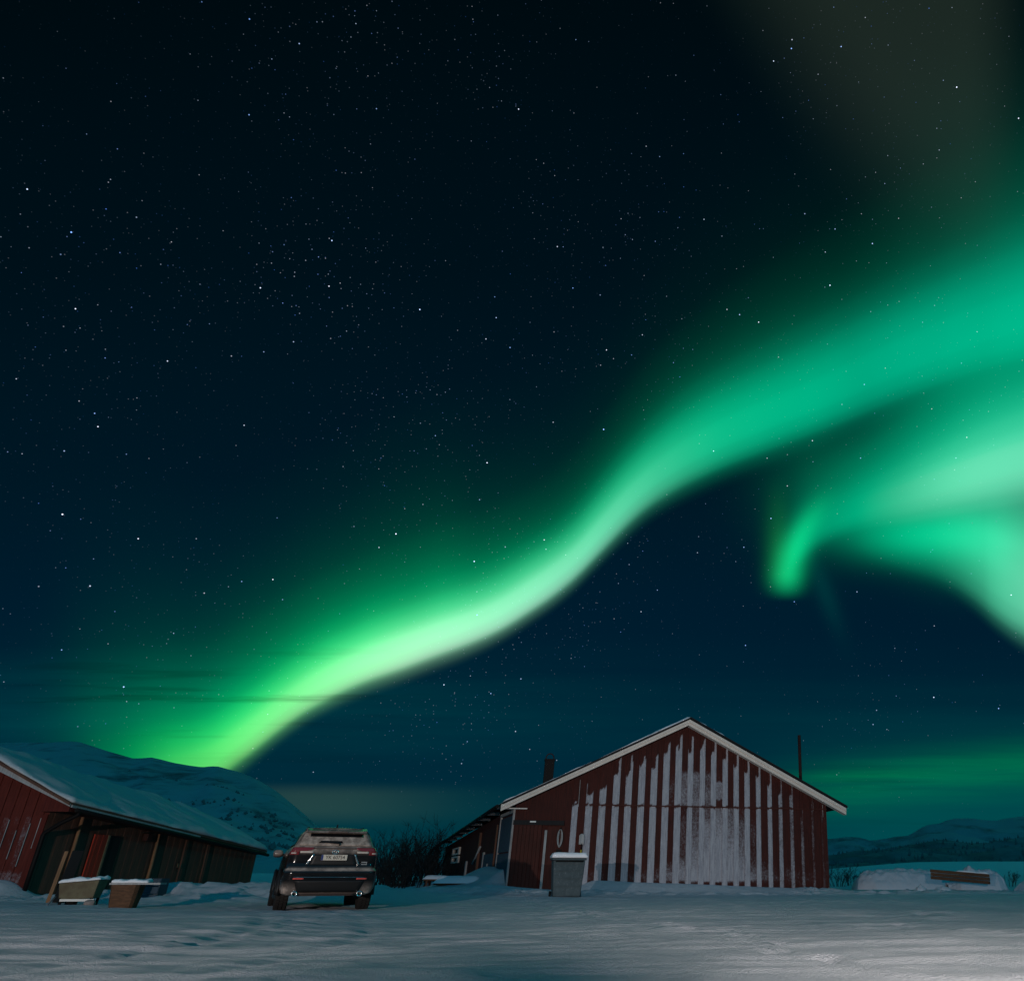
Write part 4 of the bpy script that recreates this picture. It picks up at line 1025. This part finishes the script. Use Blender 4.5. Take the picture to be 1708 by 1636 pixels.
def stone(u, v, Y, size, m, label, name='stone', cat='stone', squash=.75):
    p = onz(u, v, 0.02) if Y is None else at(u, v, Y)
    mb = MB(); nl, nm = 9, 14; P = []
    for i in range(nl):
        th = math.pi * i / (nl - 1)
        P.append([V((math.sin(th) * math.cos(6.2832 * j / nm), math.sin(th) * math.sin(6.2832 * j / nm), math.cos(th) * squash)) * size * (1 + .35 * mnoise.noise(V((math.sin(th) * math.cos(6.2832 * j / nm) * 1.6 + u, math.sin(th) * math.sin(6.2832 * j / nm) * 1.6, math.cos(th) * 1.6)))) + V((p.x, p.y, gz(p.x, p.y) + size * .25)) for j in range(nm)] )
        P[-1].append(P[-1][0])
    mb.grid(P); o = mb.build(name, m); return tag(o, label, cat)
M['pink_stone'] = wood('frosted_stone', (.30, .24, .22), (.2, .17, .16), scale=(3, 3, 3), frost=.2)
stone(103, 1506, None, .17, M['pink_stone'], 'pinkish frosted stone at the foot of the leaning planks')
stone(119, 1508, None, .12, M['iron'], 'small black stone in front of the trough')
stone(148, 1509, None, .12, M['pink_stone'], 'small pale stone beneath the trough')

# ------------------------------------------------------------------ snow heaps and timber on the right
def mound(name, uL, uR, Y, prof, base_v, depth, seed, label, cat, m='crust', na=120, nb=40, rough=.06):
    """heap whose skyline runs through (fraction, height) pairs; a closed dome with real depth"""
    pL_, pR_ = at(uL, base_v, Y), at(uR, base_v, Y)
    mb = MB(); P = []
    for j in range(nb + 1):
        b_ = j / nb * 2 - 1; row = []
        for i in range(na + 1):
            f = i / na
            h = np.interp(f, [q[0] for q in prof], [q[1] for q in prof])
            sh = max(0.0, 1 - abs(b_) ** 2.0) ** .85
            x = pL_.x + (pR_.x - pL_.x) * f; y = Y + b_ * depth * (.5 + .5 * min(1, 4 * min(f, 1 - f) + .3))
            z = gz(x, y) - .12
            q = V((x * 1.4 + seed, y * 1.4, 0))
            lay = .5 * mnoise.noise(V((x * .35 + seed, y * 1.2, h * sh * 5)))
            z += (h + .12) * sh + sh * rough * (mnoise.noise(q * 1.6) + .6 * mnoise.noise(q * 3.7) + .45 * mnoise.noise(q * 8) + .25 * mnoise.noise(q * 17) + 1.3 * lay)
            row.append((x, y, z))
        P.append(row)
    mb.grid(P); o = mb.build(name, M[m]); return tag(o, label, cat)
mound('snow_bank', 1421, 1612, 46.0, [(0, .0), (.03, .45), (.08, .72), (.16, .88), (.4, .96), (.6, .92), (.75, .82), (.9, .66), (1, .25)], 1470, 1.6, 1.0, 'long low snow bank right of the barn', 'snow bank', rough=.10)
mound('snow_heap', 1578, 1676, 43.0, [(0, .25), (.12, .45), (.28, .70), (.42, .98), (.52, .88), (.62, .78), (.75, .90), (.86, .84), (.94, .62), (1, .1)], 1470, 1.0, 6.0, 'lumpy snow heap behind the timber stack', 'snow heap', rough=.16)
for (u0, u1, Y, h, lab) in ((1524, 1549, 39.5, .22, 'small crumbled snow lump left of the timber stack'), (1552, 1592, 39.5, .20, 'low rounded snow lump in front of the timber stack')):
    mound('snow_lump', u0, u1, Y, [(0, 0), (.2, h * .7), (.45, h), (.8, h * .6), (1, 0)], 1472, .3, u0 * .1, lab, 'snow lump', rough=.07, na=26, nb=14)
pS0, pS1 = at(1553, 1455, 41.0), at(1650, 1463.5, 40.2)
ts = thing('timber_stack', 'stack of dark brown squared timbers half buried in snow on the right', 'timber stack', (pS0 + pS1) / 2 - UP * .35)
dS = (pS1 - pS0); dn = V((-dS.y, dS.x, 0)).normalized()
for k in range(3):
    for j in range(2):
        mb = MB(); off = dn * (.02 + .24 * j) + UP * (-.20 + .14 * k) + dS.normalized() * rw.uniform(-.06, .06)
        p, q = pS0 + off, pS1 + off; s2 = dn * .11; n2 = UP * .064
        mb.hexa([p - s2 - n2, p + s2 - n2, p + s2 + n2, p - s2 + n2, q - s2 - n2, q + s2 - n2, q + s2 + n2, q - s2 + n2]); mb.build('timber', M['brown_wood'], ts, bevel=.012)
mb = MB(); mb.slab(pS0 - dn * .1 + UP * .146 + dS * .45, pS1 - dn * .1 + UP * .146, pS1 + dn * .34 + UP * .146, pS0 + dn * .34 + UP * .146 + dS * .45, .06, 20, 8, .04, 3, .03); mb.build('snow_cap', M['snow'], ts)
mound('snow_heap', 1690, 1790, 42.0, [(0, 0), (.2, .45), (.5, .6), (.8, .5), (1, 0)], 1470, 1.0, 14.0, 'low snow heap cut by the right edge', 'snow heap', rough=.08)

# ------------------------------------------------------------------ bare bushes
M['twig'] = mat('dark_bare_twigs', (.034, .035, .035), .9, .1)
def bush(u, Y, H, spread, stems, seed, label, group, twig=.012):
    r = random.Random(seed); p = at(u, 1460, Y); z0 = gz(p.x, p.y)
    root = thing('bare_bush', label, 'bush', (p.x, p.y, z0 - .05), 0, group)
    st, tw = MB(), MB()
    def grow(mb, p, d, L, rad, depth):
        pts = [p]; q = p
        for k in range(3):
            d = (d + V((r.gauss(0, .13), r.gauss(0, .13), r.gauss(.04, .08)))).normalized()
            q = q + d * L / 3; pts.append(q)
        mb.tube(pts, [rad, rad * .8, rad * .6, rad * .35], 3, cap=False)
        if depth > 0:
            for k in range(r.choice((3, 4, 4))):
                f = r.randrange(1, 4); d2 = (d + V((r.gauss(0, .5), r.gauss(0, .5), r.gauss(.1, .3)))).normalized()
                grow(tw, pts[f], d2, L * r.uniform(.45, .68), max(rad * .5, twig * .5), depth - 1)
    for k in range(stems):
        an = r.uniform(0, 6.283); rr_ = spread * math.sqrt(r.random()) * .45
        tilt = r.uniform(.05, .6)
        st.tube([V((0, 0, -.12)), V((rr_ * math.cos(an), rr_ * math.sin(an), .02))], twig * 2, 3, cap=False)
        grow(st, V((rr_ * math.cos(an), rr_ * math.sin(an), 0)), V((math.cos(an) * tilt, math.sin(an) * tilt, 1)).normalized(), H * r.uniform(.5, .72), twig * 2.0, 3)
    st.build('stems', M['twig'], root, local=True); tw.build('twigs', M['twig'], root, local=True)
G1 = 'bare bushes between car and barn'
bush(652, 50, 2.3, 3.0, 34, 21, 'dark bare bush just right of the car roof', G1, .016)
bush(690, 55, 2.8, 3.4, 38, 22, 'tallest dark bare bush midway between car and barn', G1, .018)
bush(727, 63, 2.6, 3.4, 30, 23, 'bare bush nearest the barn\'s far corner', G1, .018)
bush(662, 42, 1.3, 3.0, 30, 24, 'low dense bare bush in front of the taller ones', G1, .015)
bush(703, 47, 1.4, 3.0, 30, 25, 'low bare bush left of the small snowy table', G1, .015)
bush(625, 52, 1.9, 2.6, 24, 26, 'bare bush showing beside the car\'s right tail lamp', G1, .016)
G2 = 'low bushes behind the barn'
bush(1398, 62, 1.35, 1.6, 10, 31, 'low bare bush at the barn\'s right corner', G2, .014)
bush(1418, 66, 1.2, 1.4, 9, 32, 'low bare bush against the left end of the snow bank', G2, .014)
bush(1682, 62, .85, 1.6, 8, 33, 'low bare bush right of the lumpy snow heap', G2, .014)

# ------------------------------------------------------------------ car, seen from behind
M['paint'] = mat('black_paint_dust_and_highlights', (.020, .016, .015), .16, .35); pbsdf(M['paint']).inputs['Coat Weight'].default_value = .35; pbsdf(M['paint']).inputs['Coat Roughness'].default_value = .08
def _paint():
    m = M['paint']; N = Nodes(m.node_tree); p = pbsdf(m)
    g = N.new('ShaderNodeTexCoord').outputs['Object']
    dust_shine = N.mr(N.noise(g, 3.0, 6, .65), .42, .68)
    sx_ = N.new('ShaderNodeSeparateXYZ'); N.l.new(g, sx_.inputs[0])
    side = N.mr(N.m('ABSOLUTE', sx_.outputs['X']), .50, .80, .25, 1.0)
    low = N.mul(N.mr(sx_.outputs['Z'], .60, .38, 0, .9), side); top = N.mr(sx_.outputs['Z'], 1.06, 1.2, 0, .6)  # pale low corners and upper tailgate: some dust, some painted lamp light
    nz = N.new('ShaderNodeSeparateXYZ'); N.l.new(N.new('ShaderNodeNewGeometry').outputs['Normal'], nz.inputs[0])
    ledge_shine = N.mul(N.mr(nz.outputs['Z'], .30, .75, 0, .9), N.mr(sx_.outputs['Z'], 1.5, 1.3))  # highlight painted on the upward-facing bumper ledge, in the dust tone
    k = N.mul(N.m('MAXIMUM', N.m('MAXIMUM', low, top), ledge_shine), N.add(.35, N.mul(dust_shine, .65)))
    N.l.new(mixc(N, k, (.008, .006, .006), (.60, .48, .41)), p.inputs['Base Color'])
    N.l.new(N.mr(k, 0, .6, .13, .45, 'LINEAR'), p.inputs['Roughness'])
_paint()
M['cladding'] = mat('black_plastic_cladding', (.012, .011, .011), .5, .35)
M['skid'] = mat('dirty_skid_plate', (.10, .07, .06), .6, .3)
M['chrome'] = mat('chrome', (.75, .73, .70), .18, .5, 1.0)
M['glass'] = mat('tinted_glass', (.006, .006, .007), .06, .6)
M['frost_glass'] = mat('frosted_rear_window', (.30, .25, .22), .75, .2)
def _fg():
    m = M['frost_glass']; N = Nodes(m.node_tree); p = pbsdf(m)
    g = N.new('ShaderNodeTexCoord').outputs['Object']
    n1 = N.noise(g, 9, 5, .65)
    N.l.new(mixc(N, N.mr(n1, .35, .7), (.24, .185, .155), (.52, .41, .345)), p.inputs['Base Color'])
_fg()
M['lamp_red'] = mat('red_lamp_lens', (.20, .010, .010), .22, .6); pbsdf(M['lamp_red']).inputs['Coat Weight'].default_value = 1.0
M['reflector'] = mat('red_reflector', (.75, .10, .08), .25, .6)
M['lamp_clear'] = mat('clear_lamp_lens', (.60, .52, .45), .2, .6)
M['tyre'] = mat('snowy_black_rubber', (.018, .016, .015), .8, .2)
M['plate'] = mat('number_plate', (.62, .55, .46), .45, .3)
M['ink'] = mat('plate_lettering', (.01, .01, .01), .5, .2)
RZ = R(29)
c_p = V((-8.79, 19.45, 0))
car = thing('parked_car', 'dark dusty SUV with painted highlights, parked tail-on between the two barns', 'car', (c_p.x, c_p.y, gz(c_p.x, c_p.y) + .0), RZ)
LV = [(.30, .80, .17, 4.42), (.34, .895, .07, 4.5), (.44, .935, .02, 4.56), (.60, .945, -.025, 4.6), (.72, .94, -.045, 4.58), (.775, .932, -.045, 4.56), (.80, .925, .01, 4.52), (.83, .92, .045, 4.5), (.95, .912, .055, 4.42), (1.08, .90, .04, 4.2), (1.16, .885, .02, 3.85), (1.225, .855, .035, 3.5), (1.265, .80, .065, 3.35), (1.45, .725, .21, 2.95), (1.55, .67, .30, 2.65), (1.605, .615, .35, 2.45), (1.64, .52, .40, 2.3), (1.66, .30, .55, 2.15)]
zz = [q[0] for q in LV]
def lv(z, k): return float(np.interp(z, zz, [q[k] for q in LV]))
fracs = (-.93, -.8, -.6, -.3, 0, .3, .6, .8, .93)
def rear_y(x, z):
    w = lv(z, 1); f = max(-1, min(1, x / w)); return lv(z, 2) - .055 * (1 - f * f) + .10 * max(0, (abs(f) - .90) / .10) ** 2
body = MB(); rows = []
for z, w, yr, yf in LV:
    row = []
    for t in (1.0, .9, .75, .55, .4, .25, .12, .05): row.append((-w * (1 - .10 * max(0, (t - .8) / .2)), yr + (yf - yr) * t, z))
    row.append((-w * .985, yr + .13, z))
    for f in fracs: row.append((f * w, rear_y(f * w, z), z))
    row.append((w * .985, yr + .13, z))
    for t in (.05, .12, .25, .4, .55, .75, .9, 1.0): row.append((w * (1 - .10 * max(0, (t - .8) / .2)), yr + (yf - yr) * t, z))
    for f in (.5, 0, -.5): row.append((w * f, yf + .08 * (1 - f * f), z))
    row.append(row[0]); rows.append(row)
I = body.grid(rows)
body.face([q for q in I[0][:-1]][::-1]); body.face([q for q in I[-1][:-1]], True)
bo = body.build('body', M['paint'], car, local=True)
ws = bo.modifiers.new('weld', 'WELD'); ws.merge_threshold = .0005
def patch(fl, fr, z0, z1, out, name, m, parent=car, nx=10, nz=6, th=.03, bev=0.0):
    """panel that follows the rear of the body; fl, fr give its left and right edge at each height"""
    mb = MB(); A_, B_ = [], []
    for j in range(nz + 1):
        z = z0 + (z1 - z0) * j / nz; ra, rb = [], []
        for i in range(nx + 1):
            x = fl(z) + (fr(z) - fl(z)) * i / nx
            y = rear_y(x, z); ra.append((x, y - out, z)); rb.append((x, y - out + th, z))
        A_.append(ra); B_.append(rb)
    IA = mb.grid(A_); IB = mb.grid([r[::-1] for r in B_]); IB = [r[::-1] for r in IB]
    ring = lambda Q: [Q[0][i] for i in range(nx + 1)] + [Q[j][nx] for j in range(1, nz + 1)] + [Q[nz][i] for i in range(nx - 1, -1, -1)] + [Q[j][0] for j in range(nz - 1, 0, -1)]
    a_, b_ = ring(IA), ring(IB)
    for k in range(len(a_)): mb.face((a_[k], b_[k], b_[(k + 1) % len(a_)], a_[(k + 1) % len(a_)]))
    return mb.build(name, m, parent, local=True)
K = lambda c: (lambda z: c)
def L(z0, x0, z1, x1): return lambda z: x0 + (x1 - x0) * (z - z0) / (z1 - z0)
# rear window with a dark strip for clear glass plus spoiler shade and a wiped patch
win = patch(L(1.27, -.735, 1.53, -.645), L(1.27, .735, 1.53, .645), 1.27, 1.53, .012, 'rear_window', M['frost_glass'], nx=16)
patch(L(1.45, -.545, 1.53, -.535), L(1.45, .545, 1.53, .535), 1.455, 1.525, .018, 'shaded_clear_strip', M['glass'], win, th=.012)
patch(L(1.33, -.36, 1.38, -.30), L(1.33, .13, 1.38, .10), 1.325, 1.372, .017, 'wiped_patch', M['glass'], win, th=.012)
mb = MB(); mb.tube([(.06, rear_y(.06, 1.285) - .04, 1.285), (.055, rear_y(.05, 1.32) - .045, 1.32), (-.34, rear_y(-.34, 1.35) - .035, 1.345)], [.02, .014, .009], 6); mb.build('wiper', M['cladding'], car, local=True)
# spoiler
mb = MB(); P0 = [(-.60, .12, 1.535), (.60, .12, 1.535), (.63, .50, 1.60), (-.63, .50, 1.60)]
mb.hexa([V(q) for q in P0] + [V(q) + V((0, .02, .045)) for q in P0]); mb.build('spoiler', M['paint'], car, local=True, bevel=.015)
mb = MB(); mb.box((0, .115, 1.555), (.20, .006, .012)); mb.build('brake_light', M['skid'], car, local=True)
# tail lamps, bright inner strips, boot trim
for s_ in (-1, 1):
    o = (lambda a_, b_: (lambda z: a_(z), lambda z: b_(z))) 
    inn, outn = (lambda z: s_ * (.43 + .25 * max(0, 1.2 - z) / .07)), (lambda z: s_ * (lv(z, 1) - .015))
    e = (outn, inn) if s_ < 0 else (inn, outn)
    tl = patch(e[0], e[1], 1.165, 1.235, .022, 'tail_light', M['lamp_red'], nx=12)
    inn2, outn2 = (lambda z: s_ * .70), (lambda z: s_ * (lv(z, 1) - .01))
    e = (outn2, inn2) if s_ < 0 else (inn2, outn2)
    patch(e[0], e[1], 1.085, 1.160, .018, 'lower_lens', M['lamp_red'], tl, nx=8)
    q0, q1 = sorted((s_ * .69, s_ * .43)); patch(L(1.12, q0 + (.03 if s_ > 0 else -.0), 1.16, q0), L(1.12, q1, 1.16, q1), 1.122, 1.158, .020, 'reversing_lens', M['lamp_clear'], tl, nx=6)
    q0, q1 = sorted((s_ * .86, s_ * .76)); patch(K(q0), K(q1), 1.105, 1.13, .024, 'indicator_lens', M['lamp_clear'], tl, nx=3, nz=2)
    # reflectors and exhausts
    q0, q1 = sorted((s_ * .73, s_ * .52)); patch(K(q0), K(q1), .605, .632, .012, 'reflector', M['reflector'], nx=6, nz=2)
    mb = MB(); c_ = (s_ * .64, rear_y(.64, .34) - .03, .325)
    mb.lathe([(.034, .12), (.034, -.02), (.058, -.02), (.062, .0), (.058, .14)], c_, 'y', 24); mb.build('exhaust_tip', M['chrome'], car, local=True)
    mb = MB(); mb.lathe([(.001, .05), (.034, .05), (.034, .06), (.001, .06)], c_, 'y', 20); mb.build('exhaust_bore', M['roof_dark'], car, local=True)
patch(K(-.42), K(.42), 1.205, 1.228, .016, 'boot_trim', M['skid'], nx=14, nz=2)
# number plate in its recess
patch(L(.885, -.47, 1.095, -.40), L(.885, .47, 1.095, .40), .885, 1.09, .006, 'plate_recess', M['cladding'], nx=14)
for s_ in (-1, 1):
    e0, e1 = L(.89, s_ * .52 - .022, 1.10, s_ * .41 - .018), L(.89, s_ * .52 + .022, 1.10, s_ * .41 + .018)
    patch(e0, e1, .895, 1.10, .022, 'recess_trim', M['chrome'], nx=3)
pz, px_ = 1.035, 0.0
mb = MB(); yb = rear_y(0, pz) - .03
mb.box((px_, yb, pz), (.26, .008, .056)); plate = mb.build('number_plate', M['plate'], car, local=True, bevel=.004)
def text(s_, size, loc, name, m, parent, ext=.002):
    cu = bpy.data.curves.new(name, 'FONT'); cu.body = s_; cu.size = size; cu.align_x = 'CENTER'; cu.align_y = 'CENTER'; cu.extrude = ext
    ob = bpy.data.objects.new(name, cu); COL.objects.link(ob)
    dg = bpy.context.evaluated_depsgraph_get(); me = bpy.data.meshes.new_from_object(ob.evaluated_get(dg))
    bpy.data.objects.remove(ob); me.materials.clear(); me.materials.append(m)
    o = bpy.data.objects.new(name, me); COL.objects.link(o); o.parent = parent; o.location = loc; o.rotation_euler = (R(90), 0, 0)
    return o
tx = text('YK 60754', .098, (px_ + .02, yb - .011, pz), 'plate_lettering', M['ink'], plate); tx.scale = (.98, 1.05, 1)
M['plate_blue'] = mat('plate_blue_band', (.03, .05, .18), .4, .3)
mb = MB(); mb.box((px_ - .24, yb - .0095, pz), (.02, .002, .053)); mb.build('country_band', M['plate_blue'], plate, local=True)
# badge: an oval ring with inner loops, and small chrome lettering strips low on the right
mb = MB(); yb2 = lambda x, z: rear_y(x, z) - .012
ov = lambda cx, cz, rx, rz_: [(cx + rx * math.cos(q), yb2(cx, cz), cz + rz_ * math.sin(q)) for q in np.linspace(0, 2 * math.pi, 28)]
mb.tube(ov(0, 1.145, .062, .042), .008, 6, cap=False); mb.tube(ov(0, 1.145, .022, .038), .006, 6, cap=False); mb.tube(ov(0, 1.165, .050, .018), .006, 6, cap=False)
mb.build('badge', M['chrome'], car, local=True)
for k in range(2):
    mb = MB(); z = .945 - .04 * k
    for j in range(6):
        x = .585 + j * .020; mb.box((x, rear_y(x, z) - .004, z), (.0075, .006, .0125))
    mb.build('model_lettering', M['steel'], car, local=True, bevel=.002)
# lower bumper: black centre, dirty skid plate, wheel-arch cladding
patch(L(.34, -.60, .60, -.70), L(.34, .60, .60, .70), .36, .585, .012, 'lower_bumper', M['cladding'], nx=14)
patch(K(-.56), K(.56), .285, .345, .03, 'skid_plate', M['skid'], nx=12, nz=3, th=.10)
patch(K(-.72), K(.72), .645, .652, .012, 'bumper_seam', M['chrome'], nx=14, nz=1, th=.02)
mb = MB(); mb.box((0, 2.2, .32), (.72, 1.9, .03)); mb.build('underbody', M['cladding'], car, local=True)
for s_ in (-1, 1):
    mb = MB(); mb.box((s_ * .90, 2.22, .30), (.05, .98, .10)); mb.build('side_sill', M['cladding'], car, local=True, bevel=.02)
# side glass, mirrors, roof rails, fin
for s_ in (-1, 1):
    mb = MB(); P = []
    for z in (1.28, 1.36, 1.44, 1.52):
        w = lv(z, 1) + .006; y0 = .62 + (z - 1.28) * .8; y1 = 3.1 - (z - 1.28) * 2.0
        P.append([(s_ * w, y0 + (y1 - y0) * k / 8, z) for k in range(9)])
    mb.grid(P); o = mb.build('side_window', M['glass'], car, local=True); sd = o.modifiers.new('solid', 'SOLIDIFY'); sd.thickness = .006
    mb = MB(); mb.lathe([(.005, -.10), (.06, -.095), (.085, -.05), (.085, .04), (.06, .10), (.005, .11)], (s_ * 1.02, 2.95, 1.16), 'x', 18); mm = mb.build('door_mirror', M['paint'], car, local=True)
    mb = MB(); mb.box((s_ * .90, 2.98, 1.13), (.07, .03, .03)); mb.build('mirror_arm', M['cladding'], mm, local=True)
    mb = MB(); mb.tube([(s_ * .575, .75, 1.605), (s_ * .575, .82, 1.665), (s_ * .56, 1.6, 1.68), (s_ * .55, 2.2, 1.66), (s_ * .55, 2.28, 1.62)], .016, 8); mb.build('roof_rail', M['cladding'], car, local=True)
    for yc in (.82, 3.62):
        mb = MB(); arc = [(s_ * .955, yc + .44 * math.cos(q), .36 + .44 * math.sin(q)) for q in np.linspace(-.15, math.pi + .15, 16)]
        mb.tube(arc, .035, 6); mb.build('wheel_arch', M['cladding'], car, local=True)
    for yc in (.82, 3.62):
        wh = MB(); rT = .365; wT = .125; cx_ = s_ * (.83 if yc < 1 else .86)
        wh.lathe([(.20, -wT * .8), (.26, -wT), (.335, -wT), (rT - .012, -wT * .78), (rT - .012, wT * .78), (.335, wT), (.26, wT), (.20, wT * .8)], (cx_, yc, .345), 'x', 40)
        for q in range(34):
            an = 6.2832 * q / 34
            for kx in (-.075, 0, .075):
                a2 = an + (.05 if kx == 0 else 0)
                rot = Matrix.Rotation(a2, 3, 'X')
                wh.box(V((cx_ + kx, yc, .345)) + rot @ V((0, 0, rT - .008)), (.030, .020, .014), rot)
        who = wh.build('wheel', M['tyre'], car, local=True)
        rm = MB(); rm.lathe([(.02, -.05), (.20, -.07), (.215, -.09), (.215, .09), (.20, .07), (.02, .05)], (cx_, yc, .345), 'x', 24); rm.build('rim', M['steel'], who, local=True)
mb = MB(); mb.prism([(-.012, .62, 1.655), (-.012, .82, 1.655), (-.012, .70, 1.735), (-.012, .66, 1.735)], (.024, 0, 0)); mb.build('roof_fin', M['cladding'], car, local=True)
